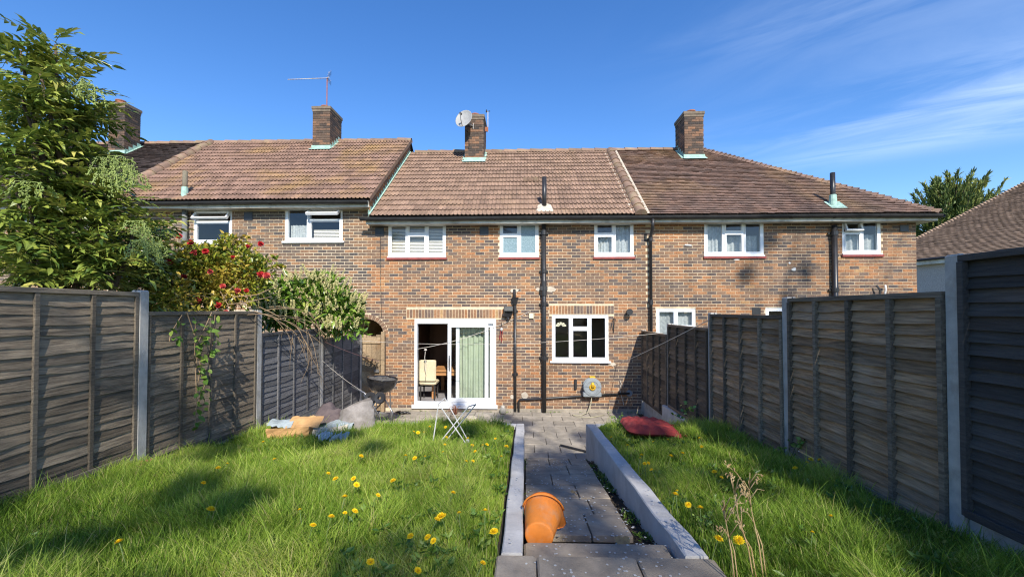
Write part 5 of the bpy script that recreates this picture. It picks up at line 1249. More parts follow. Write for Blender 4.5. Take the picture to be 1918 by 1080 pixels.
# dirt and moss in the gap beside the slabs
q = MB()
for i in range(900):
    y = random.uniform(2.85, 5.85); x = random.uniform(.77 + .0, .895) if i % 3 else random.uniform(-.018, .0); s = random.uniform(.004, .016); z = ramp_z(y) - .045 + random.uniform(0, .025); a = random.uniform(0, 3)
    q.face([(x + s * math.cos(a + k * 1.57), y + s * math.sin(a + k * 1.57), z + random.uniform(0, s)) for k in range(4)])
o = link('gap_litter', q.mesh('gap_litter'), 'soil', None, kind='stuff'); o['label'] = 'dead leaf litter in the gap between slabs and right wall'; o['category'] = 'leaf litter'
# ------------------------------------------------------------------ leaf helpers
def leaf_mesh(name, L, W, m, fold=.25, droop=.15, n=4):
    q = MB(); P = []
    for i in range(n + 1):
        t = i / n; w = W * math.sin(math.pi * min(1, t * .93 + .03)) ** .8 * (1 - .25 * t); z = -droop * L * t * t
        P.append([(-w / 2, t * L, z + fold * w / 2), (0, t * L, z), (w / 2, t * L, z + fold * w / 2)])
    q.add(*sheet(P, None)); me = q.mesh(name, smooth=True); me.materials.append(MATS[m]); return me
def leaf_cloud(name, pts, dirs, L, W, m, tones, seed, parent, base, kind='stuff'):
    """joined folded leaves: pts (n,3), dirs (n,3)"""
    r = np.random.default_rng(seed); n = len(pts); d = dirs / np.linalg.norm(dirs, axis=1)[:, None]
    rv = r.normal(size=(n, 3)); s = np.cross(d, rv); s /= np.linalg.norm(s, axis=1)[:, None] + 1e-9; nn = np.cross(s, d)
    flip = np.where(nn[:, 2:3] < 0, -1, 1); nn = nn * flip
    l = (L * r.uniform(.7, 1.2, n))[:, None]; w = (W * r.uniform(.75, 1.2, n))[:, None]; p = np.asarray(pts) - np.asarray(base)
    V = np.stack([p, p + d * l * .45 + s * w * .5 + nn * w * .12, p + d * l - nn * l * .08, p + d * l * .45 - s * w * .5 + nn * w * .12], 1)
    b = (np.arange(n) * 4)[:, None]; tris = np.concatenate([b + np.array([0, 1, 2]), b + np.array([0, 2, 3])])
    me = fast_mesh(name, V.reshape(-1, 3), tris, np.repeat(tones, 4)); return link(name, me, m, parent, kind=kind)
def look(d, up_jit, rs):
    q = Vector(d).normalized().to_track_quat('Y', 'Z'); q = q @ Euler((0, R(rs.uniform(-up_jit, up_jit)), 0)).to_quaternion(); return q.to_euler()

# ------------------------------------------------------------------ grass
def grass(name, x0, x1, y0, y1, n, seed, label):
    r = np.random.default_rng(seed)
    x = r.uniform(x0, x1, n * 2); y = y0 + (y1 - y0) * r.random(n * 2) ** 1.12
    # clumping
    dens = .45 + .55 * noise2(x, y, seed, 9.0)
    keep = r.random(n * 2) < dens; x, y = x[keep][:n], y[keep][:n]; n = len(x)
    z = .745 + .0766 * (6.5 - y)
    z -= np.where(x < -1.2, .09 * np.clip((-1.2 - x) / 2.6, 0, 1) * np.clip((y - 3.0) / 1.5, 0, 1), 0) + .02
    big = noise2(x, y, seed + 3, 1.5); tuft = noise2(x, y, seed + 5, 4.2); fine = noise2(x, y, seed + 6, 17.)
    short = np.exp(-(((x + .95) / .75) ** 2 + ((y - 2.2) / .55) ** 2))       # worn, sun-bleached patch
    h = (.055 + .06 * big + .12 * tuft ** 2 + .05 * fine) * r.uniform(.55, 1.25, n)
    h *= 1 - .55 * short
    wall_d = np.where(x0 < 0, x1 - x, x - x0); h *= np.clip(.38 + wall_d * 2.4, .38, 1.0)
    h *= np.where((np.abs(x - 1.66) < .4) & (np.abs(y - 5.85) < .42), .3, 1.0)
    h *= np.where((np.abs(x - 1.66) < .5) & (y > 4.9) & (y < 5.45), .6, 1.0)
    tall = r.random(n) < .035; h = np.where(tall, h * r.uniform(1.3, 1.9, n), h)
    h = np.clip(h, .03, .34)
    # shared comb direction per tuft, plus scatter
    ang = noise2(x, y, seed + 8, 3.1) * 12.0 + r.normal(0, 1.5, n); lean = h * (.12 + .6 * r.random(n) ** 1.4 + .22 * tuft) * np.clip(.3 + wall_d * 3, .3, 1)
    dx, dy = np.cos(ang) * lean, np.sin(ang) * lean
    w = r.uniform(.0014, .0031, n) * (1 + .35 * (y > 4))
    fa = r.uniform(0, np.pi, n); wx, wy = np.cos(fa) * w, np.sin(fa) * w
    V = np.empty((n, 7, 3), np.float32)
    for k, (t, ww) in enumerate(((0, 1.0), (.45, .85), (.78, .5))):
        cx_, cy_, cz_ = x + dx * t ** 1.8, y + dy * t ** 1.8, z + h * (t - .28 * t ** 2.4 * (lean / h))
        V[:, 2 * k, 0] = cx_ - wx * ww; V[:, 2 * k, 1] = cy_ - wy * ww; V[:, 2 * k, 2] = cz_
        V[:, 2 * k + 1, 0] = cx_ + wx * ww; V[:, 2 * k + 1, 1] = cy_ + wy * ww; V[:, 2 * k + 1, 2] = cz_
    V[:, 6, 0] = x + dx; V[:, 6, 1] = y + dy; V[:, 6, 2] = z + h * (1 - .28 * (lean / h))
    base = (np.arange(n) * 7)[:, None]
    quads = np.concatenate([base + np.array([0, 1, 3, 2]), base + np.array([2, 3, 5, 4])]); tris = base + np.array([4, 5, 6])
    tone = np.clip(.46 + .42 * (noise2(x, y, seed + 11, 1.1) - .5) + .26 * (tuft - .5) + .30 * short + r.normal(0, .15, n), .02, .9)
    tone = np.where(r.random(n) < .075, r.uniform(.88, 1.0, n), tone)
    tt = np.repeat(tone[:, None], 7, 1); tt[:, :2] *= .8
    me = fast_mesh(name, V.reshape(-1, 3), tris, tt.ravel(), quads)
    o = link(name, me, 'grass_blade', None, kind='stuff'); o['label'] = label; o['category'] = 'grass'; return o
grass('grass', -3.86, -.17, 1.25, 6.38, 260000, 3, 'long green grass of the left lawn')
grass('grass', 1.05, 2.74, 1.25, 6.38, 130000, 4, 'long green grass of the right lawn')

# broad-leaved weeds, clover and dandelion rosettes among the grass
def broadleaf(name, x0, x1, n, seed, label):
    r = np.random.default_rng(seed); k = n // 6; cx_ = r.uniform(x0, x1, k); cy_ = 1.6 + 4.7 * r.random(k) ** 1.2
    x = np.repeat(cx_, 6) + r.normal(0, .015, k * 6); y = np.repeat(cy_, 6) + r.normal(0, .015, k * 6); z = .745 + .0766 * (6.5 - y) - np.where(x < -1.2, .07, 0) + np.repeat(r.uniform(.0, .10, k), 6)
    a = r.uniform(0, 6.283, k * 6); d = np.stack([np.cos(a), np.sin(a), r.uniform(.1, 1.1, k * 6)], 1)
    o = leaf_cloud(name, np.stack([x, y, z], 1), d, .055, .022, 'leaf_vine', np.clip(np.repeat(r.uniform(.1, .9, k), 6) + r.normal(0, .1, k * 6), .02, 1), seed, None, (0, 0, 0)); o['label'] = label; o['category'] = 'weeds'
# ------------------------------------------------------------------ dandelions
def dandelion_meshes():
    out = []
    for s in range(3):
        rs = random.Random(70 + s); q = MB(); n0 = 0
        for ring, (cnt, r_, zt, zb) in enumerate(((16, .024, .004, .002), (14, .019, .010, .003), (10, .012, .014, .004), (6, .006, .016, .006))):
            for k in range(cnt):
                a = 2 * math.pi * (k + .5 * (ring % 2) + rs.uniform(-.2, .2)) / cnt; w = .0042; L = r_ * rs.uniform(.9, 1.1); ca, sa = math.cos(a), math.sin(a)
                q.face([(0.002 * ca, .002 * sa, zb), (L * .7 * ca - w * sa, L * .7 * sa + w * ca, zt), (L * ca, L * sa, zt + .001), (L * .7 * ca + w * sa, L * .7 * sa - w * ca, zt)])
        me = q.mesh('flower_head'); me.materials.append(MATS['yellow_petal']); out.append(me)
    q = MB(); q.tube([(0, 0, -.16), (.006, .004, -.07), (0, 0, .002)], [.0026, .0022, .003], 5, caps=False); q.tube([(0, 0, -.008), (0, 0, .002)], [.003, .007], 6); st_ = q.mesh('stem'); st_.materials.append(MATS['stem_green'])
    return out, st_
DH, DS = dandelion_meshes()
DL = [(-1.57, 4.11), (-1.36, 5.25), (-1.29, 5.18), (-1.22, 5.19), (-1.23, 5.55), (-1.02, 5.51), (-0.9, 4.91), (-0.85, 4.57), (-0.81, 4.25), (-0.65, 4.87), (-0.56, 4.55), (-0.45, 4.55), (-0.41, 4.59), (-0.5, 4.3), (-0.34, 4.88), (-0.2, 4.51), (-0.23, 4.11), (-0.54, 3.93), (-0.48, 3.95), (-1.14, 4.1), (-1.03, 4.02), (-0.95, 4.08), (-1.03, 3.36), (-1.28, 3.26), (-1.36, 3.41), (-1.04, 3.04), (-1.26, 3.0), (-1.09, 2.75), (-1.14, 2.72), (-0.52, 3.11), (-0.26, 2.79), (-0.42, 2.75), (-0.52, 2.68), (-0.54, 2.64), (-0.64, 2.41), (-0.54, 2.4), (-0.5, 2.36), (-0.18, 2.48), (-0.76, 2.12), (-0.21, 2.13), (-0.51, 2.05), (-2.37, 4.04), (-2.69, 3.73), (-2.72, 3.89), (-2.48, 3.28), (-1.63, 3.55), (-1.5, 3.4), (-2.02, 2.74), (-1.2, 2.66), (-1.45, 2.76), (-1.25, 2.53), (-2.18, 2.28), (-2.99, 4.87)]
DR = [(0.98, 5.0), (1.07, 4.61), (1.39, 4.79), (1.11, 4.21), (1.07, 4.11), (1.06, 3.92), (1.1, 3.95), (1.07, 3.74), (1.38, 4.19), (1.53, 4.3), (1.97, 5.0), (1.83, 4.59), (1.58, 4.89), (1.06, 3.13), (1.1, 3.21), (1.08, 2.94), (1.14, 2.89), (1.06, 2.44), (1.16, 2.42), (1.63, 2.54), (1.9, 2.78), (2.64, 4.12), (2.72, 4.12), (2.54, 4.02), (2.32, 3.83), (1.58, 3.7), (1.57, 3.55)]
BIGD = {(-.52, 2.68): (1.5, 'largest dandelion flower in the foreground of the left lawn'), (-2.02, 2.74): (1.35, 'lone big dandelion in the open left part of the left lawn'), (1.16, 2.42): (1.4, 'big dandelion beside the dead stalks'),
        (-2.18, 2.28): (1.1, 'lone dandelion at the lower left of the picture'), (-.18, 2.48): (1.25, 'dandelion beside the near end of the left bed wall'), (-2.99, 4.87): (1.0, 'dandelion in front of the cardboard box'),
        (1.06, 3.13): (1.25, 'dandelion beside the middle of the right bed wall'), (1.38, 4.19): (1.2, 'single dandelion in the middle of the right lawn')}
for i, (x, y) in enumerate(DL + DR):
    left = i < len(DL); rs = random.Random(i); sc, lab = BIGD.get((x, y), (rs.uniform(.65, 1.15), None))
    g_ = 'dandelions in the left lawn' if left else 'dandelions in the right lawn'
    if left:
        zone = ('in the foreground of the left lawn' if y < 2.6 else 'close to the left bed wall' if x > -.36 else 'around the folding stool' if y > 4.5 and x > -1.5 else 'in the open left half of the left lawn' if x < -1.4 else 'in the middle rows of the left lawn, before the stool' if y > 3.6 else 'in the near half of the left lawn')
    else:
        zone = ('at the foot of the tall brown right fence' if x > 2.2 else 'beside the right bed wall' if x < 1.2 and y > 2.6 else 'in front of the red cushion' if y > 4.5 else 'near the dead stalks in the right lawn')
    t = thing('dandelion', lab or 'small yellow dandelion ' + zone, 'dandelion', (x, y, lawn_z(x, y) + .165), (R(rs.uniform(8, 34)), R(rs.uniform(-14, 14)), rs.uniform(0, 6)), 'dandelions ' + zone)
    link('flower_head', DH[i % 3], None, t, scale=(sc,) * 3); link('stem', DS, None, t)
broadleaf('broadleaf_weeds', -3.8, -.2, 5200, 61, 'broad-leaved weeds and clover growing through the left lawn')
broadleaf('broadleaf_weeds', 1.08, 2.7, 2600, 62, 'broad-leaved weeds and clover growing through the right lawn')
# moss and seedlings in joints and along the foot of walls
r_ = np.random.default_rng(71); n = 1500; k_ = r_.integers(0, 5, n); yy_ = r_.uniform(2.85, 5.85, n); X_ = np.where(k_ < 2, r_.uniform(.80, .895, n), np.where(k_ == 2, r_.uniform(-.018, .02, n), r_.uniform(-3.3, 2.7, n)))
Y_ = np.where(k_ < 3, yy_, np.where(k_ == 3, r_.normal(10.52, .03, n), 6.53 + r_.exponential(.05, n))); keep_ = noise2(X_, Y_, 5, 6.) > .55; X_, Y_, k_ = X_[keep_], Y_[keep_], k_[keep_]
Z_ = np.where(k_ < 3, .49 + .142 * (5.89 - Y_) - .035, np.interp(Y_, [6.5, 10.6], [.075, 0.0])); keep_ = ~((k_ == 4) & (X_ > -.1) & (X_ < .95)); X_, Y_, Z_ = X_[keep_], Y_[keep_], Z_[keep_]
o = leaf_cloud('joint_weeds', np.stack([X_, Y_, Z_], 1), np.stack([r_.normal(0, .5, len(X_)), r_.normal(0, .5, len(X_)), r_.uniform(.4, 1.2, len(X_))], 1), .05, .014, 'leaf_vine', r_.random(len(X_)), 72, None, (0, 0, 0)); o['label'] = 'moss and seedlings in the paving joints and along the walls'; o['category'] = 'weeds'
t = thing('dandelion_clock', 'white dandelion seed head among the grass near the stool', 'dandelion', (-.64, 4.78, lawn_z(0, 4.78) + .16))
q = MB()
for i in range(60):
    a, b_ = random.uniform(0, 6.28), math.acos(random.uniform(-1, 1)); d_ = Vector((math.sin(b_) * math.cos(a), math.sin(b_) * math.sin(a), math.cos(b_))); e_ = d_.orthogonal() * .006; f_ = d_.cross(e_); q.face([d_ * .02 + e_, d_ * .02 + f_, d_ * .02 - e_, d_ * .02 - f_])
link('seed_head', q.mesh('seed_head'), 'seed_white', t); link('stem', DS, None, t)

# ------------------------------------------------------------------ dead stalks
def stalks(loc, seed, h, lean, label):
    rs = random.Random(seed); t = thing('dead_stalk', label, 'dead plant', loc, None, 'dead stalks in the right lawn'); q = MB()
    stem = [Vector((0, 0, -.05)), Vector((lean * .3, .02, h * .4)), Vector((lean * .75, .03, h * .72)), Vector((lean, .02, h))]
    q.tube(stem, [.0042, .0036, .0026, .0014], 5); o = link('stem', q.mesh('stem', smooth=True), 'straw', t)
    q = MB(); q.tube([Vector((.02, .01, -.05)), stem[1] + Vector((.015, 0, 0)), stem[2] + Vector((.03, .01, -.1))], [.0036, .003, .0014], 5); link('stem', q.mesh('stem', smooth=True), 'straw', t)
    for k in range(9):
        f = rs.uniform(.4, .98); i = min(2, int(f * 3)); p = stem[i].lerp(stem[i + 1], f * 3 - i); a = rs.uniform(0, 6.28); L = rs.uniform(.05, .13); q = MB()
        e1 = p + Vector((math.cos(a) * L * .5, math.sin(a) * L * .3, L * .75)); e2 = e1 + Vector((math.cos(a) * L * .5, math.sin(a) * L * .2, L * rs.uniform(-.6, .5))); q.tube([p, e1, e2], [.003, .0025, .0012], 4)
        br = link('side_shoot', q.mesh('side_shoot', smooth=True), 'straw', t)
        if k % 2 == 0:
            q = MB()
            for j in range(5):
                c = e1.lerp(e2, rs.random()) + Vector((rs.uniform(-.01, .01), rs.uniform(-.01, .01), rs.uniform(-.015, .01))); q.tube([c, c + Vector((rs.uniform(-.01, .01), 0, .012))], [.003, .0045], 4)
            link('seed_pods', q.mesh('seed_pods'), 'straw', br)
    return t
stalks((1.06, 2.24, lawn_z(1.1, 2.24)), 1, .46, -.05, 'left dry stalk of the dead plant in the right lawn')
stalks((1.16, 2.24, lawn_z(1.2, 2.24)), 2, .50, -.10, 'middle dry stalk of the dead plant, bent to the left')
stalks((1.205, 2.24, lawn_z(1.2, 2.24)), 3, .54, -.07, 'right and tallest dry stalk of the dead plant')
# low weeds
def weed(loc, n, s, m, label, seed):
    rs = random.Random(seed); t = thing('weed', label, 'weed', loc); 
    for k in range(n):
        a = rs.uniform(0, 6.28); L = s * rs.uniform(.5, 1.1); q = MB(); tip = Vector((math.cos(a) * L * .55, math.sin(a) * L * .55, L * rs.uniform(.5, 1.1))); mid_ = tip * .55 + Vector((0, 0, L * .12)); q.tube([(0, 0, -.03), mid_, tip], [.003, .0025, .001], 4)
        for j in range(7):
            c = mid_.lerp(tip, rs.random()) ; d_ = Vector((rs.uniform(-1, 1), rs.uniform(-1, 1), rs.uniform(-.2, .8))).normalized(); l = s * .16; sd2 = d_.orthogonal().normalized() * l * .32; q.tone = rs.uniform(.3, 1); q.face([c, c + d_ * l * .5 + sd2, c + d_ * l, c + d_ * l * .5 - sd2])
        link('shoot', q.mesh('shoot'), m, t)
    return t
weed((1.32, 6.2, lawn_z(1.3, 6.2)), 9, .24, 'leaf_vine', 'bright leafy weed beside the red cushion at the bed corner', 3)
weed((2.68, 4.55, lawn_z(2.6, 4.5)), 6, .34, 'leaf_vine', 'spindly weed at the foot of the tall brown fence panel', 4)
weed((2.55, 6.9, .6), 4, .45, 'leaf_laurel', 'dark weed before the pale concrete base on the right', 5)
weed((1.15, 2.85, lawn_z(1.1, 2.8)), 14, .15, 'leaf_laurel', 'dark green weed clump beside the right bed wall', 6)
weed((-3.72, 4.05, lawn_z(-3.7, 4.05)), 7, .2, 'dry_plant', 'dried weed at the foot of the nearest left fence panel', 7)

# ------------------------------------------------------------------ tall mahonia behind the left fence
def pinnate(seed):
    rs = random.Random(seed); q = MB(); L = rs.uniform(.36, .48); n = rs.choice((5, 6, 6, 7)); bend = rs.uniform(.15, .6); sw = rs.uniform(-.12, .12)
    def axp(t): return Vector((sw * t * t, L * t, -bend * L * t * t))
    q.tone = .55; q.tube([axp(i / 6) for i in range(7)], [.004] * 4 + [.0025] * 3, 3, caps=False)
    def lf(p, d, l, w):
        sd2 = d.cross(Vector((0, 0, 1))).normalized() * w; q.tone = min(1, max(.02, rs.gauss(.36, .2))); up = Vector((0, 0, 1)) * w * rs.uniform(.1, .6)
        a, b_ = p + d * l * .3, p + d * l * .62; tip = p + d * l - Vector((0, 0, l * rs.uniform(.0, .35)))
        q.add([p, a + sd2 + up, b_ + sd2 * .8 + up * .5, tip, b_ - sd2 * .8 + up * .5, a - sd2 + up, a, b_], [(0, 6, 1), (1, 6, 7, 2), (2, 7, 3), (0, 5, 6), (5, 4, 7, 6), (4, 3, 7)])
    for i in range(n):
        t = .2 + .76 * i / n; p = axp(t)
        for s in (-1, 1):
            if rs.random() < .06: continue
            lf(p, Vector((s * rs.uniform(.7, .95), .5 + .35 * t + rs.uniform(-.15, .15), rs.uniform(-.45, .15))).normalized(), rs.uniform(.11, .155) * (1 - .3 * abs(t - .5)), rs.uniform(.019, .025))
    lf(axp(1), Vector((sw, 1, -bend)).normalized(), .14, .023)
    me = q.mesh('pinnate_leaf'); me.materials.append(MATS['leaf_mahonia']); return me
PL = [pinnate(i) for i in range(12)]
ma = thing('mahonia_shrub', 'tall evergreen shrub with pinnate leaves and drooping berry clusters at upper left', 'shrub', (-5.1, 4.75, 1.0)); MB0 = Vector((-5.1, 4.75, 1.0))
def upx(px_, py_, Y): return Vector(((px_ - 984.5) / 810 * Y, Y, 2.48 + (580 - py_) / 810 * Y))
whorls = [(62, 60, 4.6), (-10, 70, 4.5), (30, 110, 4.4), (85, 130, 4.8), (-5, 165, 4.3), (55, 180, 4.6), (115, 185, 4.9), (10, 240, 4.3), (80, 245, 4.6), (125, 265, 4.9), (-15, 300, 4.2), (50, 310, 4.4), (130, 335, 4.7), (185, 345, 4.9), (15, 370, 4.3), (90, 375, 4.5), (235, 400, 5.0), (165, 405, 4.7), (60, 430, 4.3), (0, 440, 4.2), (120, 450, 4.5), (225, 450, 4.8), (35, 490, 4.3), (95, 500, 4.5), (165, 490, 4.6)]
rs = random.Random(3); q = MB(); inner_p = []
forks = [Vector((-5.15, 4.75, 2.2)), Vector((-4.95, 4.85, 2.3)), Vector((-5.3, 4.7, 2.4))]
for f_ in forks: q.tube([Vector((-5.1, 4.75, .9)) + Vector((rs.uniform(-.1, .1), 0, 0)), f_], [.06, .045], 7)
cnt = 0; filler = MB()
def place_leaf(p, d):
    global cnt
    me = rs.choice(PL); tone = rs.uniform(-.1, .28)
    if cnt < 285: link('leaf', me, None, ma, p - MB0, look(d, 40, rs), tone); cnt += 1
    else:
        M4 = Matrix.Translation(p) @ Euler(look(d, 40, rs)).to_matrix().to_4x4(); vs = [M4 @ v.co for v in me.vertices]
        tn = me.attributes['tone'].data; i0 = len(filler.v); filler.v += [tuple(v) for v in vs]
        for pl_, a in zip(me.polygons, tn): filler.f.append(tuple(i0 + k for k in pl_.vertices)); filler.t.append(max(.01, a.value + tone))
for (a, b_, Y) in whorls:
    c = upx(a, b_, Y); f_ = min(forks, key=lambda v: (v - c).length); m_ = f_.lerp(c, .55) + Vector((rs.uniform(-.15, .15), rs.uniform(-.1, .1), .05)); q.tube([f_, m_, c], [.04, .026, .011], 6)
    for k in range(16):
        an = 2 * math.pi * k / 16 + rs.uniform(-.3, .3); el = rs.uniform(-.3, .75); d = Vector((math.cos(an), math.sin(an), el)); p = c + Vector((0, 0, rs.uniform(-.2, .03))); place_leaf(p, d)
for (a, b_, Y) in whorls * 3:      # leaves further down the stems
    c = upx(a + rs.uniform(-60, 30), b_ + rs.uniform(0, 60), Y + rs.uniform(.0, .9))
    if b_ < 100: continue
    for k in range(5):
        an = rs.uniform(0, 6.28); place_leaf(c, Vector((math.cos(an), math.sin(an), rs.uniform(-.5, .5))))
link('trunk', q.mesh('trunk', MB0, True), 'bark', ma); link('crown', filler.mesh('crown', MB0), 'leaf_mahonia', ma, kind='stuff')
def berry_cluster(seed):
    rs_ = random.Random(seed); b = MB()
    for k in range(7):
        a = k * .9 + rs_.uniform(-.3, .3); sp = rs_.uniform(.03, .12); L = rs_.uniform(.12, .24); P = [Vector((0, 0, 0)), Vector((math.cos(a) * sp, math.sin(a) * sp, -.02)), Vector((math.cos(a) * sp * 1.4, math.sin(a) * sp * 1.4, -L))]; b.tube(P, .0025, 3)
        for j in range(24):
            t = rs_.random(); c = P[1].lerp(P[2], t) + Vector((rs_.uniform(-1, 1), rs_.uniform(-1, 1), rs_.uniform(-.5, .5))) * .021; r_ = rs_.uniform(.0055, .0095)
            b.add([c + Vector(v) * r_ for v in ((1, 0, 0), (-1, 0, 0), (0, 1, 0), (0, -1, 0), (0, 0, 1.2), (0, 0, -1.2))], [(0, 2, 4), (2, 1, 4), (1, 3, 4), (3, 0, 4), (2, 0, 5), (1, 2, 5), (3, 1, 5), (0, 3, 5)])
    me = b.mesh('berry_cluster'); me.materials.append(MATS['berry_green']); return me
BC = [berry_cluster(i) for i in range(3)]
for (a, b_, Y) in [(172, 285, 4.1), (192, 300, 4.15), (203, 282, 4.2), (183, 318, 4.1), (165, 305, 4.1), (212, 300, 4.2), (246, 420, 4.3), (258, 436, 4.3), (238, 408, 4.3), (268, 452, 4.35), (245, 445, 4.25), (225, 312, 4.5), (120, 130, 4.4), (132, 140, 4.4), (20, 330, 4.0)]:
    link('berry_cluster', rs.choice(BC), None, ma, upx(a, b_, Y) - MB0, (0, 0, rs.uniform(0, 6)), scale=(rs.uniform(.75, 1.05),) * 3)

# ------------------------------------------------------------------ camellia
def blob_points(blobs, n, seed, shell=.55):
    r = np.random.default_rng(seed); P = []; Dn = []
    vol = np.array([b[3] * b[4] * b[5] for b in blobs]) ** .8; cnt = (vol / vol.sum() * n).astype(int)
    for (cx_, cy_, cz_, rx, ry, rz), c in zip(blobs, cnt):
        v = r.normal(size=(c, 3)); v /= np.linalg.norm(v, axis=1)[:, None]; k = (shell + (1 - shell) * r.random(c)) ** 1.0; k *= 1 + r.normal(0, .14, c)
        P.append(np.array([cx_, cy_, cz_]) + v * k[:, None] * np.array([rx, ry, rz])); Dn.append(v + r.normal(0, .6, (c, 3)) + np.array([0, 0, .15]))
    return np.concatenate(P), np.concatenate(Dn)
def shoots(blobs, n, per, Lr, seed, down=.25, front=True):
    """loose arching shoots that break up a bush's outline: leaf points, directions and the stem curves"""
    r = random.Random(seed); P = []; Dn = []; C_ = []
    for i in range(n):
        b = r.choice(blobs); a = r.uniform(0, 6.283); el = r.uniform(-.4, 1.2); d = Vector((math.cos(a) * math.cos(el), math.sin(a) * math.cos(el) * .8, math.sin(el))); L = r.uniform(*Lr)
        p0 = Vector(b[:3]) + Vector((d.x * b[3], d.y * b[4], d.z * b[5])) * .75; pts = []
        for k in range(7):
            t = k / 6; pts.append(p0 + d * L * t + Vector((r.uniform(-.02, .02), r.uniform(-.02, .02), -down * L * t * t * 1.6)))
        C_.append(pts)
        for k in range(per):
            t = r.uniform(.1, 1) * 6; j = min(5, int(t)); p = pts[j].lerp(pts[j + 1], t - j); P.append(p); v = (pts[j + 1] - pts[j]).normalized(); Dn.append(v * .8 + Vector((r.gauss(0, .7), r.gauss(0, .7), r.gauss(.1, .5))))
    return np.array(P), np.array(Dn), C_
cb = Vector((-4.75, 6.3, .7)); ca = thing('camellia_bush', 'bushy camellia with red flowers and yellow green leaves above the left fence', 'bush', cb)
blobs = [(*upx(235, 545, 5.9), .42, .35, .40), (*upx(215, 480, 6.0), .4, .35, .3), (*upx(300, 515, 6.1), .45, .4, .36), (*upx(380, 512, 6.3), .5, .42, .36), (*upx(420, 540, 6.3), .4, .4, .3), (*upx(350, 560, 6.2), .5, .4, .3), (*upx(440, 488, 6.5), .34, .3, .24), (*upx(468, 510, 6.5), .3, .3, .3), (*upx(330, 495, 6.2), .4, .35, .26), (*upx(370, 478, 6.4), .28, .3, .16), (*upx(285, 600, 5.8), .3, .25, .3), (*upx(410, 458, 6.5), .12, .15, .12), (*upx(330, 600, 5.4), .22, .2, .2), (*upx(380, 600, 5.7), .2, .2, .16), (*upx(300, 560, 5.5), .3, .25, .3)]
P, Dn = blob_points(blobs, 9500, 5, .3); Ps, Ds, cur = shoots(blobs, 100, 24, (.15, .4), 3); P = np.concatenate([P, Ps]); Dn = np.concatenate([Dn, Ds])
sunny = np.clip(.6 + .22 * (P[:, 2] - 2.9) + .16 * (P[:, 0] + 4.7), 0, 1); r_ = np.random.default_rng(5)  # sunlight put into the leaf tone, lighter towards top and right
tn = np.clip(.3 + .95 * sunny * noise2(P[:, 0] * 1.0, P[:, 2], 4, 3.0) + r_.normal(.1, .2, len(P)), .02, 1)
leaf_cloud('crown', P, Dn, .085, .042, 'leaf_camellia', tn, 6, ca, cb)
LC = [leaf_mesh('camellia_leaf', .095, .05, 'leaf_camellia', fold=.3, droop=.2) for _ in range(2)]
idx = r_.choice(len(P), 260, replace=False); front = [i for i in r_.permutation(len(P)) if P[i, 1] < 6.25][:200]
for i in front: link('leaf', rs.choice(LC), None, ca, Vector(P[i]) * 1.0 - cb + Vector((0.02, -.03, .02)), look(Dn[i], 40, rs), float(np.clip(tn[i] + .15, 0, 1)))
q = MB()
for b_ in blobs: q.tube([cb + Vector((rs.uniform(-.1, .1), 0, 0)), Vector((cb.x, cb.y, 1.9)).lerp(Vector(b_[:3]), .4), Vector(b_[:3])], [.04, .025, .008], 6)
for c_ in cur: q.tube(c_, [.006, .006, .005, .004, .004, .003, .002], 4, caps=False)
link('trunk', q.mesh('trunk', cb, True), 'bark', ca)
def rosette(seed, m):
    rs_ = random.Random(seed); b = MB()
    for ring, (c, r0, z) in enumerate(((8, .05, .0), (7, .042, .012), (6, .032, .022), (4, .02, .03))):
        for k in range(c):
            a = 2 * math.pi * (k + ring * .37) / c; w = r0 * .55; ca_, sa = math.cos(a), math.sin(a); tip = .012 + .014 * ring
            b.add([(0, 0, z * .5), (ca_ * r0 * .7 - sa * w, sa * r0 * .7 + ca_ * w, z + tip * .6), (ca_ * r0, sa * r0, z + tip * rs_.uniform(.5, 1)), (ca_ * r0 * .7 + sa * w, sa * r0 * .7 - ca_ * w, z + tip * .6)], [(0, 1, 2), (0, 2, 3)])
    me = b.mesh('camellia_flower'); me.materials.append(MATS[m]); return me
CF = [rosette(1, 'petal_red'), rosette(2, 'petal_red'), rosette(3, 'petal_pink')]
for (a, b_) in [(330, 518), (275, 533), (340, 452), (350, 470), (370, 468), (425, 480), (478, 455), (455, 460), (380, 508), (490, 515), (480, 513), (405, 535), (452, 543), (436, 545), (358, 562), (398, 572), (412, 585), (405, 600), (195, 482), (240, 490), (185, 520), (300, 490), (318, 440)]:
    Y = 5.75 + rs.uniform(-.1, .25); p = upx(a, b_, Y); s = rs.uniform(.6, 1.05); link('flower', rs.choice(CF), None, ca, p - cb, Vector((rs.uniform(-.5, .6), -1, rs.uniform(-.1, .9))).to_track_quat('Z', 'Y').to_euler(), scale=(s, s, s))

# ------------------------------------------------------------------ cherry laurel with cream racemes
lb = Vector((-4.6, 8.3, .3)); la = thing('laurel_bush', 'glossy laurel with upright cream flower spikes hanging over the left fence', 'bush', lb)
blobs = [(*upx(515, 560, 7.8), .36, .4, .34), (*upx(565, 560, 8.0), .42, .45, .42), (*upx(620, 575, 8.2), .45, .45, .42), (*upx(645, 585, 8.3), .33, .4, .34), (*upx(600, 540, 8.3), .4, .4, .3), (*upx(545, 595, 7.8), .4, .35, .2), (*upx(630, 615, 8.2), .35, .35, .15), (*upx(500, 595, 7.6), .2, .3, .2)]
P, Dn = blob_points(blobs, 3600, 8, .4); Ps, Ds, cur = shoots(blobs, 60, 14, (.12, .3), 5, down=.35); P = np.concatenate([P, Ps]); Dn = np.concatenate([Dn, Ds]); r_ = np.random.default_rng(9)
tn = np.clip(.25 + .35 * noise2(P[:, 0], P[:, 2], 9, 4.0) + r_.normal(.05, .2, len(P)), .02, 1); leaf_cloud('crown', P, Dn, .14, .052, 'leaf_laurel', tn, 9, la, lb)
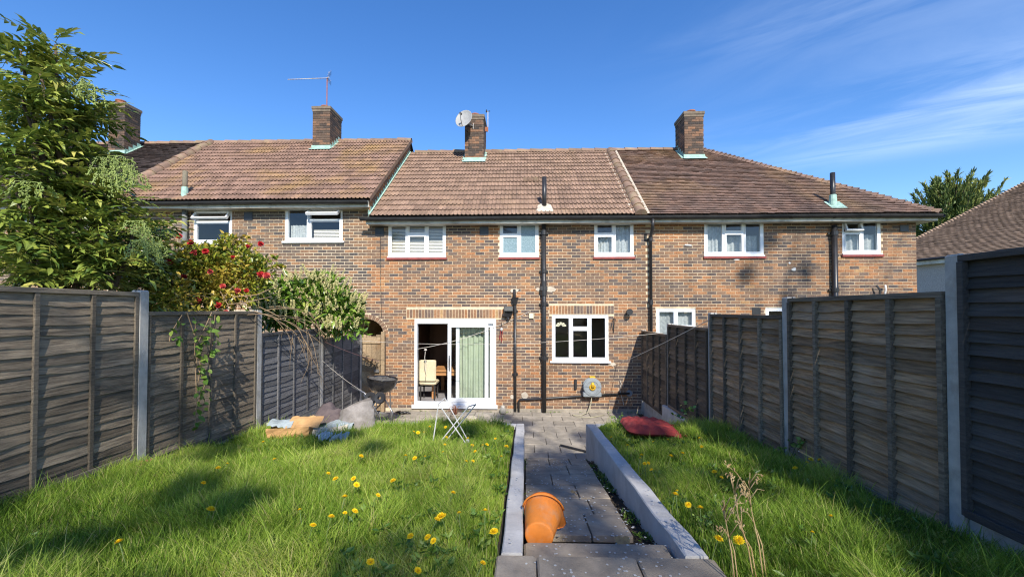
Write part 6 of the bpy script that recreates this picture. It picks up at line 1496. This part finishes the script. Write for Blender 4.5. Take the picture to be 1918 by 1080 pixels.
LL = [leaf_mesh('laurel_leaf', .15, .056, 'leaf_laurel', fold=.22, droop=.15) for _ in range(2)]
fr_ = [i for i in r_.permutation(len(P)) if P[i, 1] < 8.15][:270]
for i in fr_: link('leaf', rs.choice(LL), None, la, Vector(P[i]) - lb + Vector((.02, -.04, .02)), look(Dn[i], 40, rs), float(np.clip(tn[i] + .2, 0, 1)))
def raceme(seed):
    rs_ = random.Random(seed); b = MB(); L = rs_.uniform(.15, .2); b.tube([(0, 0, 0), (.004, 0, L)], .002, 3)
    for j in range(48):
        t = rs_.random(); a = rs_.uniform(0, 6.28); r0 = .02 * (1 - .5 * t); c = Vector((math.cos(a) * r0, math.sin(a) * r0, .02 + t * (L - .02))); s = .008; b.add([c + Vector(v) * s for v in ((1, 0, 0), (-1, 0, 0), (0, 1, 0), (0, -1, 0), (0, 0, 1), (0, 0, -1))], [(0, 2, 4), (2, 1, 4), (1, 3, 4), (3, 0, 4), (2, 0, 5), (1, 2, 5), (3, 1, 5), (0, 3, 5)])
    me = b.mesh('raceme'); me.materials.append(MATS['raceme']); return me
RCm = [raceme(i) for i in range(4)]
for k in range(240):
    b_ = rs.choice(blobs); a = rs.uniform(math.pi * .95, math.pi * 2.05); el = rs.uniform(-.15, 1.0); p = Vector(b_[:3]) + Vector((math.cos(a) * b_[3] * math.cos(el), math.sin(a) * b_[4] * math.cos(el), math.sin(el) * b_[5])) * 1.08
    d = Vector((math.cos(a) * .4 + rs.uniform(-.25, .25), math.sin(a) * .5, .9)); s = rs.uniform(.8, 1.25); link('flower_spike', rs.choice(RCm), None, la, p - lb, d.to_track_quat('Z', 'Y').to_euler(), scale=(s, s, s))
q = MB()
for b_ in blobs: q.tube([lb + Vector((rs.uniform(-.1, .1), 0, 0)), Vector((lb.x, lb.y, 1.5)).lerp(Vector(b_[:3]), .4), Vector(b_[:3])], [.04, .025, .008], 6)
for c_ in cur: q.tube(c_, [.007, .006, .005, .004, .004, .003, .002], 4, caps=False)
link('trunk', q.mesh('trunk', lb, True), 'bark', la)

# ------------------------------------------------------------------ climber hanging over the fence and dead twigs
cl = thing('climber', 'leafy green climber hanging down the weathered left fence panel', 'climber', (-3.85, 5.0, 2.4)); cb_ = Vector((-3.85, 5.0, 2.4)); LV = [leaf_mesh('vine_leaf', .075, .06, 'leaf_vine', fold=.2, droop=.25, n=3) for _ in range(2)]
def wy(px_, py_): # a point just in front of the left fence face
    Y = 3.86 * 810 / (984.5 - px_); return Vector((-3.86, Y, 2.48 + (580 - py_) / 810 * Y))
for si, pts in enumerate(([(372, 585), (352, 640), (348, 700), (345, 760), (340, 815)], [(330, 585), (345, 640), (355, 690), (350, 740)], [(385, 590), (378, 650), (360, 670)], [(318, 590), (300, 625), (296, 640)], [(345, 600), (350, 680), (362, 720), (352, 770)])):
    W = [wy(*p) + Vector((rs.uniform(.0, .08), 0, 0)) for p in pts]; q = MB(); q.tube(W, .005, 4); link('vine_stem', q.mesh('vine_stem', cb_), 'twig', cl)
    for i in range(len(W) - 1):
        for k in range(8 if si != 3 else 4):
            p = W[i].lerp(W[i + 1], rs.random()) + Vector((rs.uniform(0, .06), rs.uniform(-.07, .07), rs.uniform(-.04, .04))); link('leaf', rs.choice(LV), None, cl, p - cb_, look((rs.uniform(.1, 1), rs.uniform(-1, .5), rs.uniform(-.7, .4)), 50, rs), rs.uniform(.1, 1), scale=(rs.uniform(.7, 1.25),) * 3)
tw = thing('dead_twigs', 'tangle of bare brown twigs hanging over the slate fence panel', 'twigs', (-3.85, 6.5, 2.2)); tb_ = Vector((-3.85, 6.5, 2.2))
def twig(p0, d, L, r0, lev):
    pts = [p0]; dd_ = d.copy()
    for i in range(6): dd_ = (dd_ + Vector((rs.uniform(-.2, .2), rs.uniform(-.25, .25), -.16 + rs.uniform(-.1, .1)))).normalized(); pts.append(pts[-1] + dd_ * L / 6)
    for p in pts: p.x = max(p.x, -3.87)
    b = MB(); b.tube(pts, [r0 * (1 - .13 * i) for i in range(7)], 4); link('twig', b.mesh('twig', tb_, True), 'twig', tw)
    if lev < 2:
        for k in range(3): twig(pts[rs.randint(2, 5)], (dd_ + Vector((rs.uniform(-.3, .5), rs.uniform(-.9, .9), rs.uniform(-.5, .4)))).normalized(), L * rs.uniform(.4, .65), r0 * .6, lev + 1)
for k in range(6): twig(Vector((-3.9, 6.05 + .12 * k, 2.38 + rs.uniform(-.1, .15))), Vector((.35 + rs.uniform(-.2, .3), rs.uniform(.1, .9), rs.uniform(-.3, .35))).normalized(), rs.uniform(.8, 1.3), .008, 0 if k < 3 else 1)
tw2 = thing('rambling_shrub', 'pale bare stems arching between camellia and laurel above the fence', 'shrub', (-3.9, 6.2, 2.5)); tb2 = Vector((-3.9, 6.2, 2.5))
for pts in (((405, 565, 5.9), (430, 555, 6.0), (470, 552, 6.2), (510, 535, 6.5)), ((400, 545, 6.0), (415, 570, 5.9), (455, 565, 6.0), (500, 555, 6.3)), ((370, 590, 5.7), (400, 578, 5.7), (440, 590, 5.9), (480, 588, 6.1), (560, 595, 6.8)), ((440, 520, 6.2), (420, 540, 6.0), (405, 560, 5.9)), ((485, 588, 6.1), (540, 605, 6.5), (590, 638, 7.0))):
    b = MB(); b.tube([upx(*p) for p in pts], .007, 5); link('stem', b.mesh('stem', tb2, True), 'twig', tw2)

# ------------------------------------------------------------------ conifer beyond the right house
cf = Vector((26.4, 27.5, 0)); co = thing('conifer_tree', 'dark green feathery conifer rising between the right house and the far house', 'tree', cf)
q = MB(); q.tube([cf, cf + Vector((.2, 0, 6)), cf + Vector((0, 0, 9.2))], [.35, .2, .03], 8); r_ = np.random.default_rng(12); P = []; Dn = []; lim = MB()
for i in range(230):
    z = 1.5 + 7.5 * r_.random() ** .8; a = r_.uniform(0, 6.283); k = (z - 1.5) / 7.9; L = (3.9 * (1 - k) ** .45 + .7) * r_.uniform(.6, 1.1); el = .35 + .75 * k + r_.uniform(-.15, .25)
    d = np.array([math.cos(a) * math.cos(el), math.sin(a) * math.cos(el), math.sin(el)]); p0 = np.array(cf) + np.array([0, 0, z * .93]); n = 140
    t = r_.random(n) ** .7; curve = np.array([0, 0, .34]) * L; c = p0 + d * (L * t)[:, None] + curve * (t ** 2)[:, None]; wd = .30 * (1 - t * .92)[:, None]
    P.append(c + r_.normal(size=(n, 3)) * wd * np.array([1, 1, .6])); Dn.append(d * 1.4 + r_.normal(0, .55, (n, 3)) + np.array([0, 0, .5])); lim.tube([p0, p0 + d * L * .5 + curve * .25, p0 + d * L + curve], [.05, .03, .01], 4)
P = np.concatenate(P); Dn = np.concatenate(Dn); tn = np.clip(.3 + .4 * noise2(P[:, 0], P[:, 2], 2, 1.2) + r_.normal(0, .2, len(P)), .02, 1)
leaf_cloud('crown', P, Dn, .34, .085, 'needle', tn, 14, co, cf); link('trunk', q.mesh('trunk', cf, True), 'bark', co); link('limbs', lim.mesh('limbs', cf), 'bark', co, kind='stuff')
# ------------------------------------------------------------------ bare trees behind the camera, whose branches and added leaf clumps dapple the garden
def shade_clumps(tree, base, n, xr, yr, zr, seed, rr=(.22, .5)):
    """leaf clumps added high in an unseen crown to cast blotchy shade"""
    r = np.random.default_rng(seed); P = []; Dn = []
    for i in range(n):
        c = np.array([r.uniform(*xr), r.uniform(*yr), r.uniform(*zr)]); k = 120; v = r.normal(size=(k, 3)); v /= np.linalg.norm(v, axis=1)[:, None]; rad = r.uniform(*rr) * np.array([r.uniform(.5, 1.9), 1.2, r.uniform(.4, 1.1)])
        P.append(c + v * (r.random(k) ** .5)[:, None] * rad); Dn.append(v + r.normal(0, .6, (k, 3)))
    P = np.concatenate(P); leaf_cloud('shade_clumps', P, np.concatenate(Dn), .15, .11, 'leaf_laurel', r.random(len(P)) * .6, seed, tree, base)
def bare_tree(base, h, spread, seed, label, r0=.16, lean=(0, 0), depth=5, fork=3, first=.3):
    rs = random.Random(seed); segs = MB(); trunk = MB()
    def grow(p, d, L, r, lev, mb):
        n = 3; pts = [p]; rad = [r]; dd = d.copy()
        for i in range(n):
            dd = (dd + Vector((rs.uniform(-1, 1), rs.uniform(-1, 1), rs.uniform(-.4, .7))) * .16).normalized(); pts.append(pts[-1] + dd * L / n); rad.append(r * (1 - .38 * (i + 1) / n))
        mb.tube(pts, rad, 6 if lev < 2 else 4 if lev < 4 else 3, caps=False)
        if lev >= depth: return
        k = fork if lev < depth - 1 else fork + 1
        for j in range(k):
            t = rs.uniform(.45, 1.0) if j else 1.0; i = min(n - 1, int(t * n)); q = pts[i].lerp(pts[i + 1], t * n - i) if i < n else pts[-1]
            ax = dd.orthogonal().normalized(); ax.rotate(Matrix.Rotation(rs.uniform(0, 6.283), 3, dd)); nd = dd.copy(); nd.rotate(Matrix.Rotation(R(rs.uniform(18, 30) if j == 0 else rs.uniform(30, 62)) * spread, 3, ax)); nd.z += .12; nd.normalize()
            grow(q, nd, L * rs.uniform(.66, .84), max(.0045, rad[-1] * (.86 if j == 0 else rs.uniform(.5, .7))), lev + 1, segs)
    p = Vector(base); d = Vector((lean[0], lean[1], 1)).normalized(); pts = [p]; rad = [r0 * 1.25]
    for i in range(4): pts.append(pts[-1] + (d + Vector((rs.uniform(-.06, .06), rs.uniform(-.06, .06), 0))) * h * first / 4); rad.append(r0 * (1 - .06 * i))
    trunk.tube(pts, rad, 8)
    for j in range(4):
        nd = Vector((math.cos(j * 1.57 + rs.uniform(-.4, .4)) * spread * .75, math.sin(j * 1.57 + rs.uniform(-.4, .4)) * spread * .75, 1)).normalized()
        grow(pts[-1] if j < 2 else pts[-2], nd, h * .2, r0 * .62, 1, segs)
    t = thing('bare_tree', label, 'tree', base); link('trunk', trunk.mesh('trunk', base), 'bark_grey', t); link('branches', segs.mesh('branches', base), 'bark_grey', t, kind='stuff'); return t
ta_ = bare_tree((4.9, -12.5, 1.4), 17, .95, 5, 'leafless tree behind the camera, with clumps added so its crown dapples the path and right lawn', r0=.2, fork=4)
shade_clumps(ta_, (4.9, -12.5, 1.4), 26, (4.2, 7.4), (-14.3, -10.7), (11.8, 15.8), 31, (.14, .36))
shade_clumps(ta_, (4.9, -12.5, 1.4), 5, (4.0, 5.6), (-14, -11), (16.2, 18.6), 14, (.1, .26))
shade_clumps(ta_, (4.9, -12.5, 1.4), 16, (5.7, 7.6), (-14, -11), (11.6, 15.0), 24, (.12, .36))
tb_ = bare_tree((0.9, -13.5, 1.4), 17, 1.05, 9, 'leafless tree behind the camera, with clumps added so its crown dapples the left lawn', r0=.2, fork=4)
shade_clumps(tb_, (0.9, -13.5, 1.4), 17, (-.8, 1.8), (-15, -11.5), (12, 16.8), 6, (.12, .34))
shade_clumps(tb_, (0.9, -13.5, 1.4), 9, (2.0, 3.9), (-14.5, -11.5), (13.2, 16.6), 16, (.1, .26))
tc_ = bare_tree((11.8, -12.5, 1.5), 25, .85, 13, 'tall leafless tree behind the camera whose twigs and added clumps shade the right house', r0=.3, fork=4)
shade_clumps(tc_, (11.8, -12.5, 1.5), 8, (9.4, 13.6), (-13.5, -11.5), (20.2, 22.8), 8, (.06, .2))
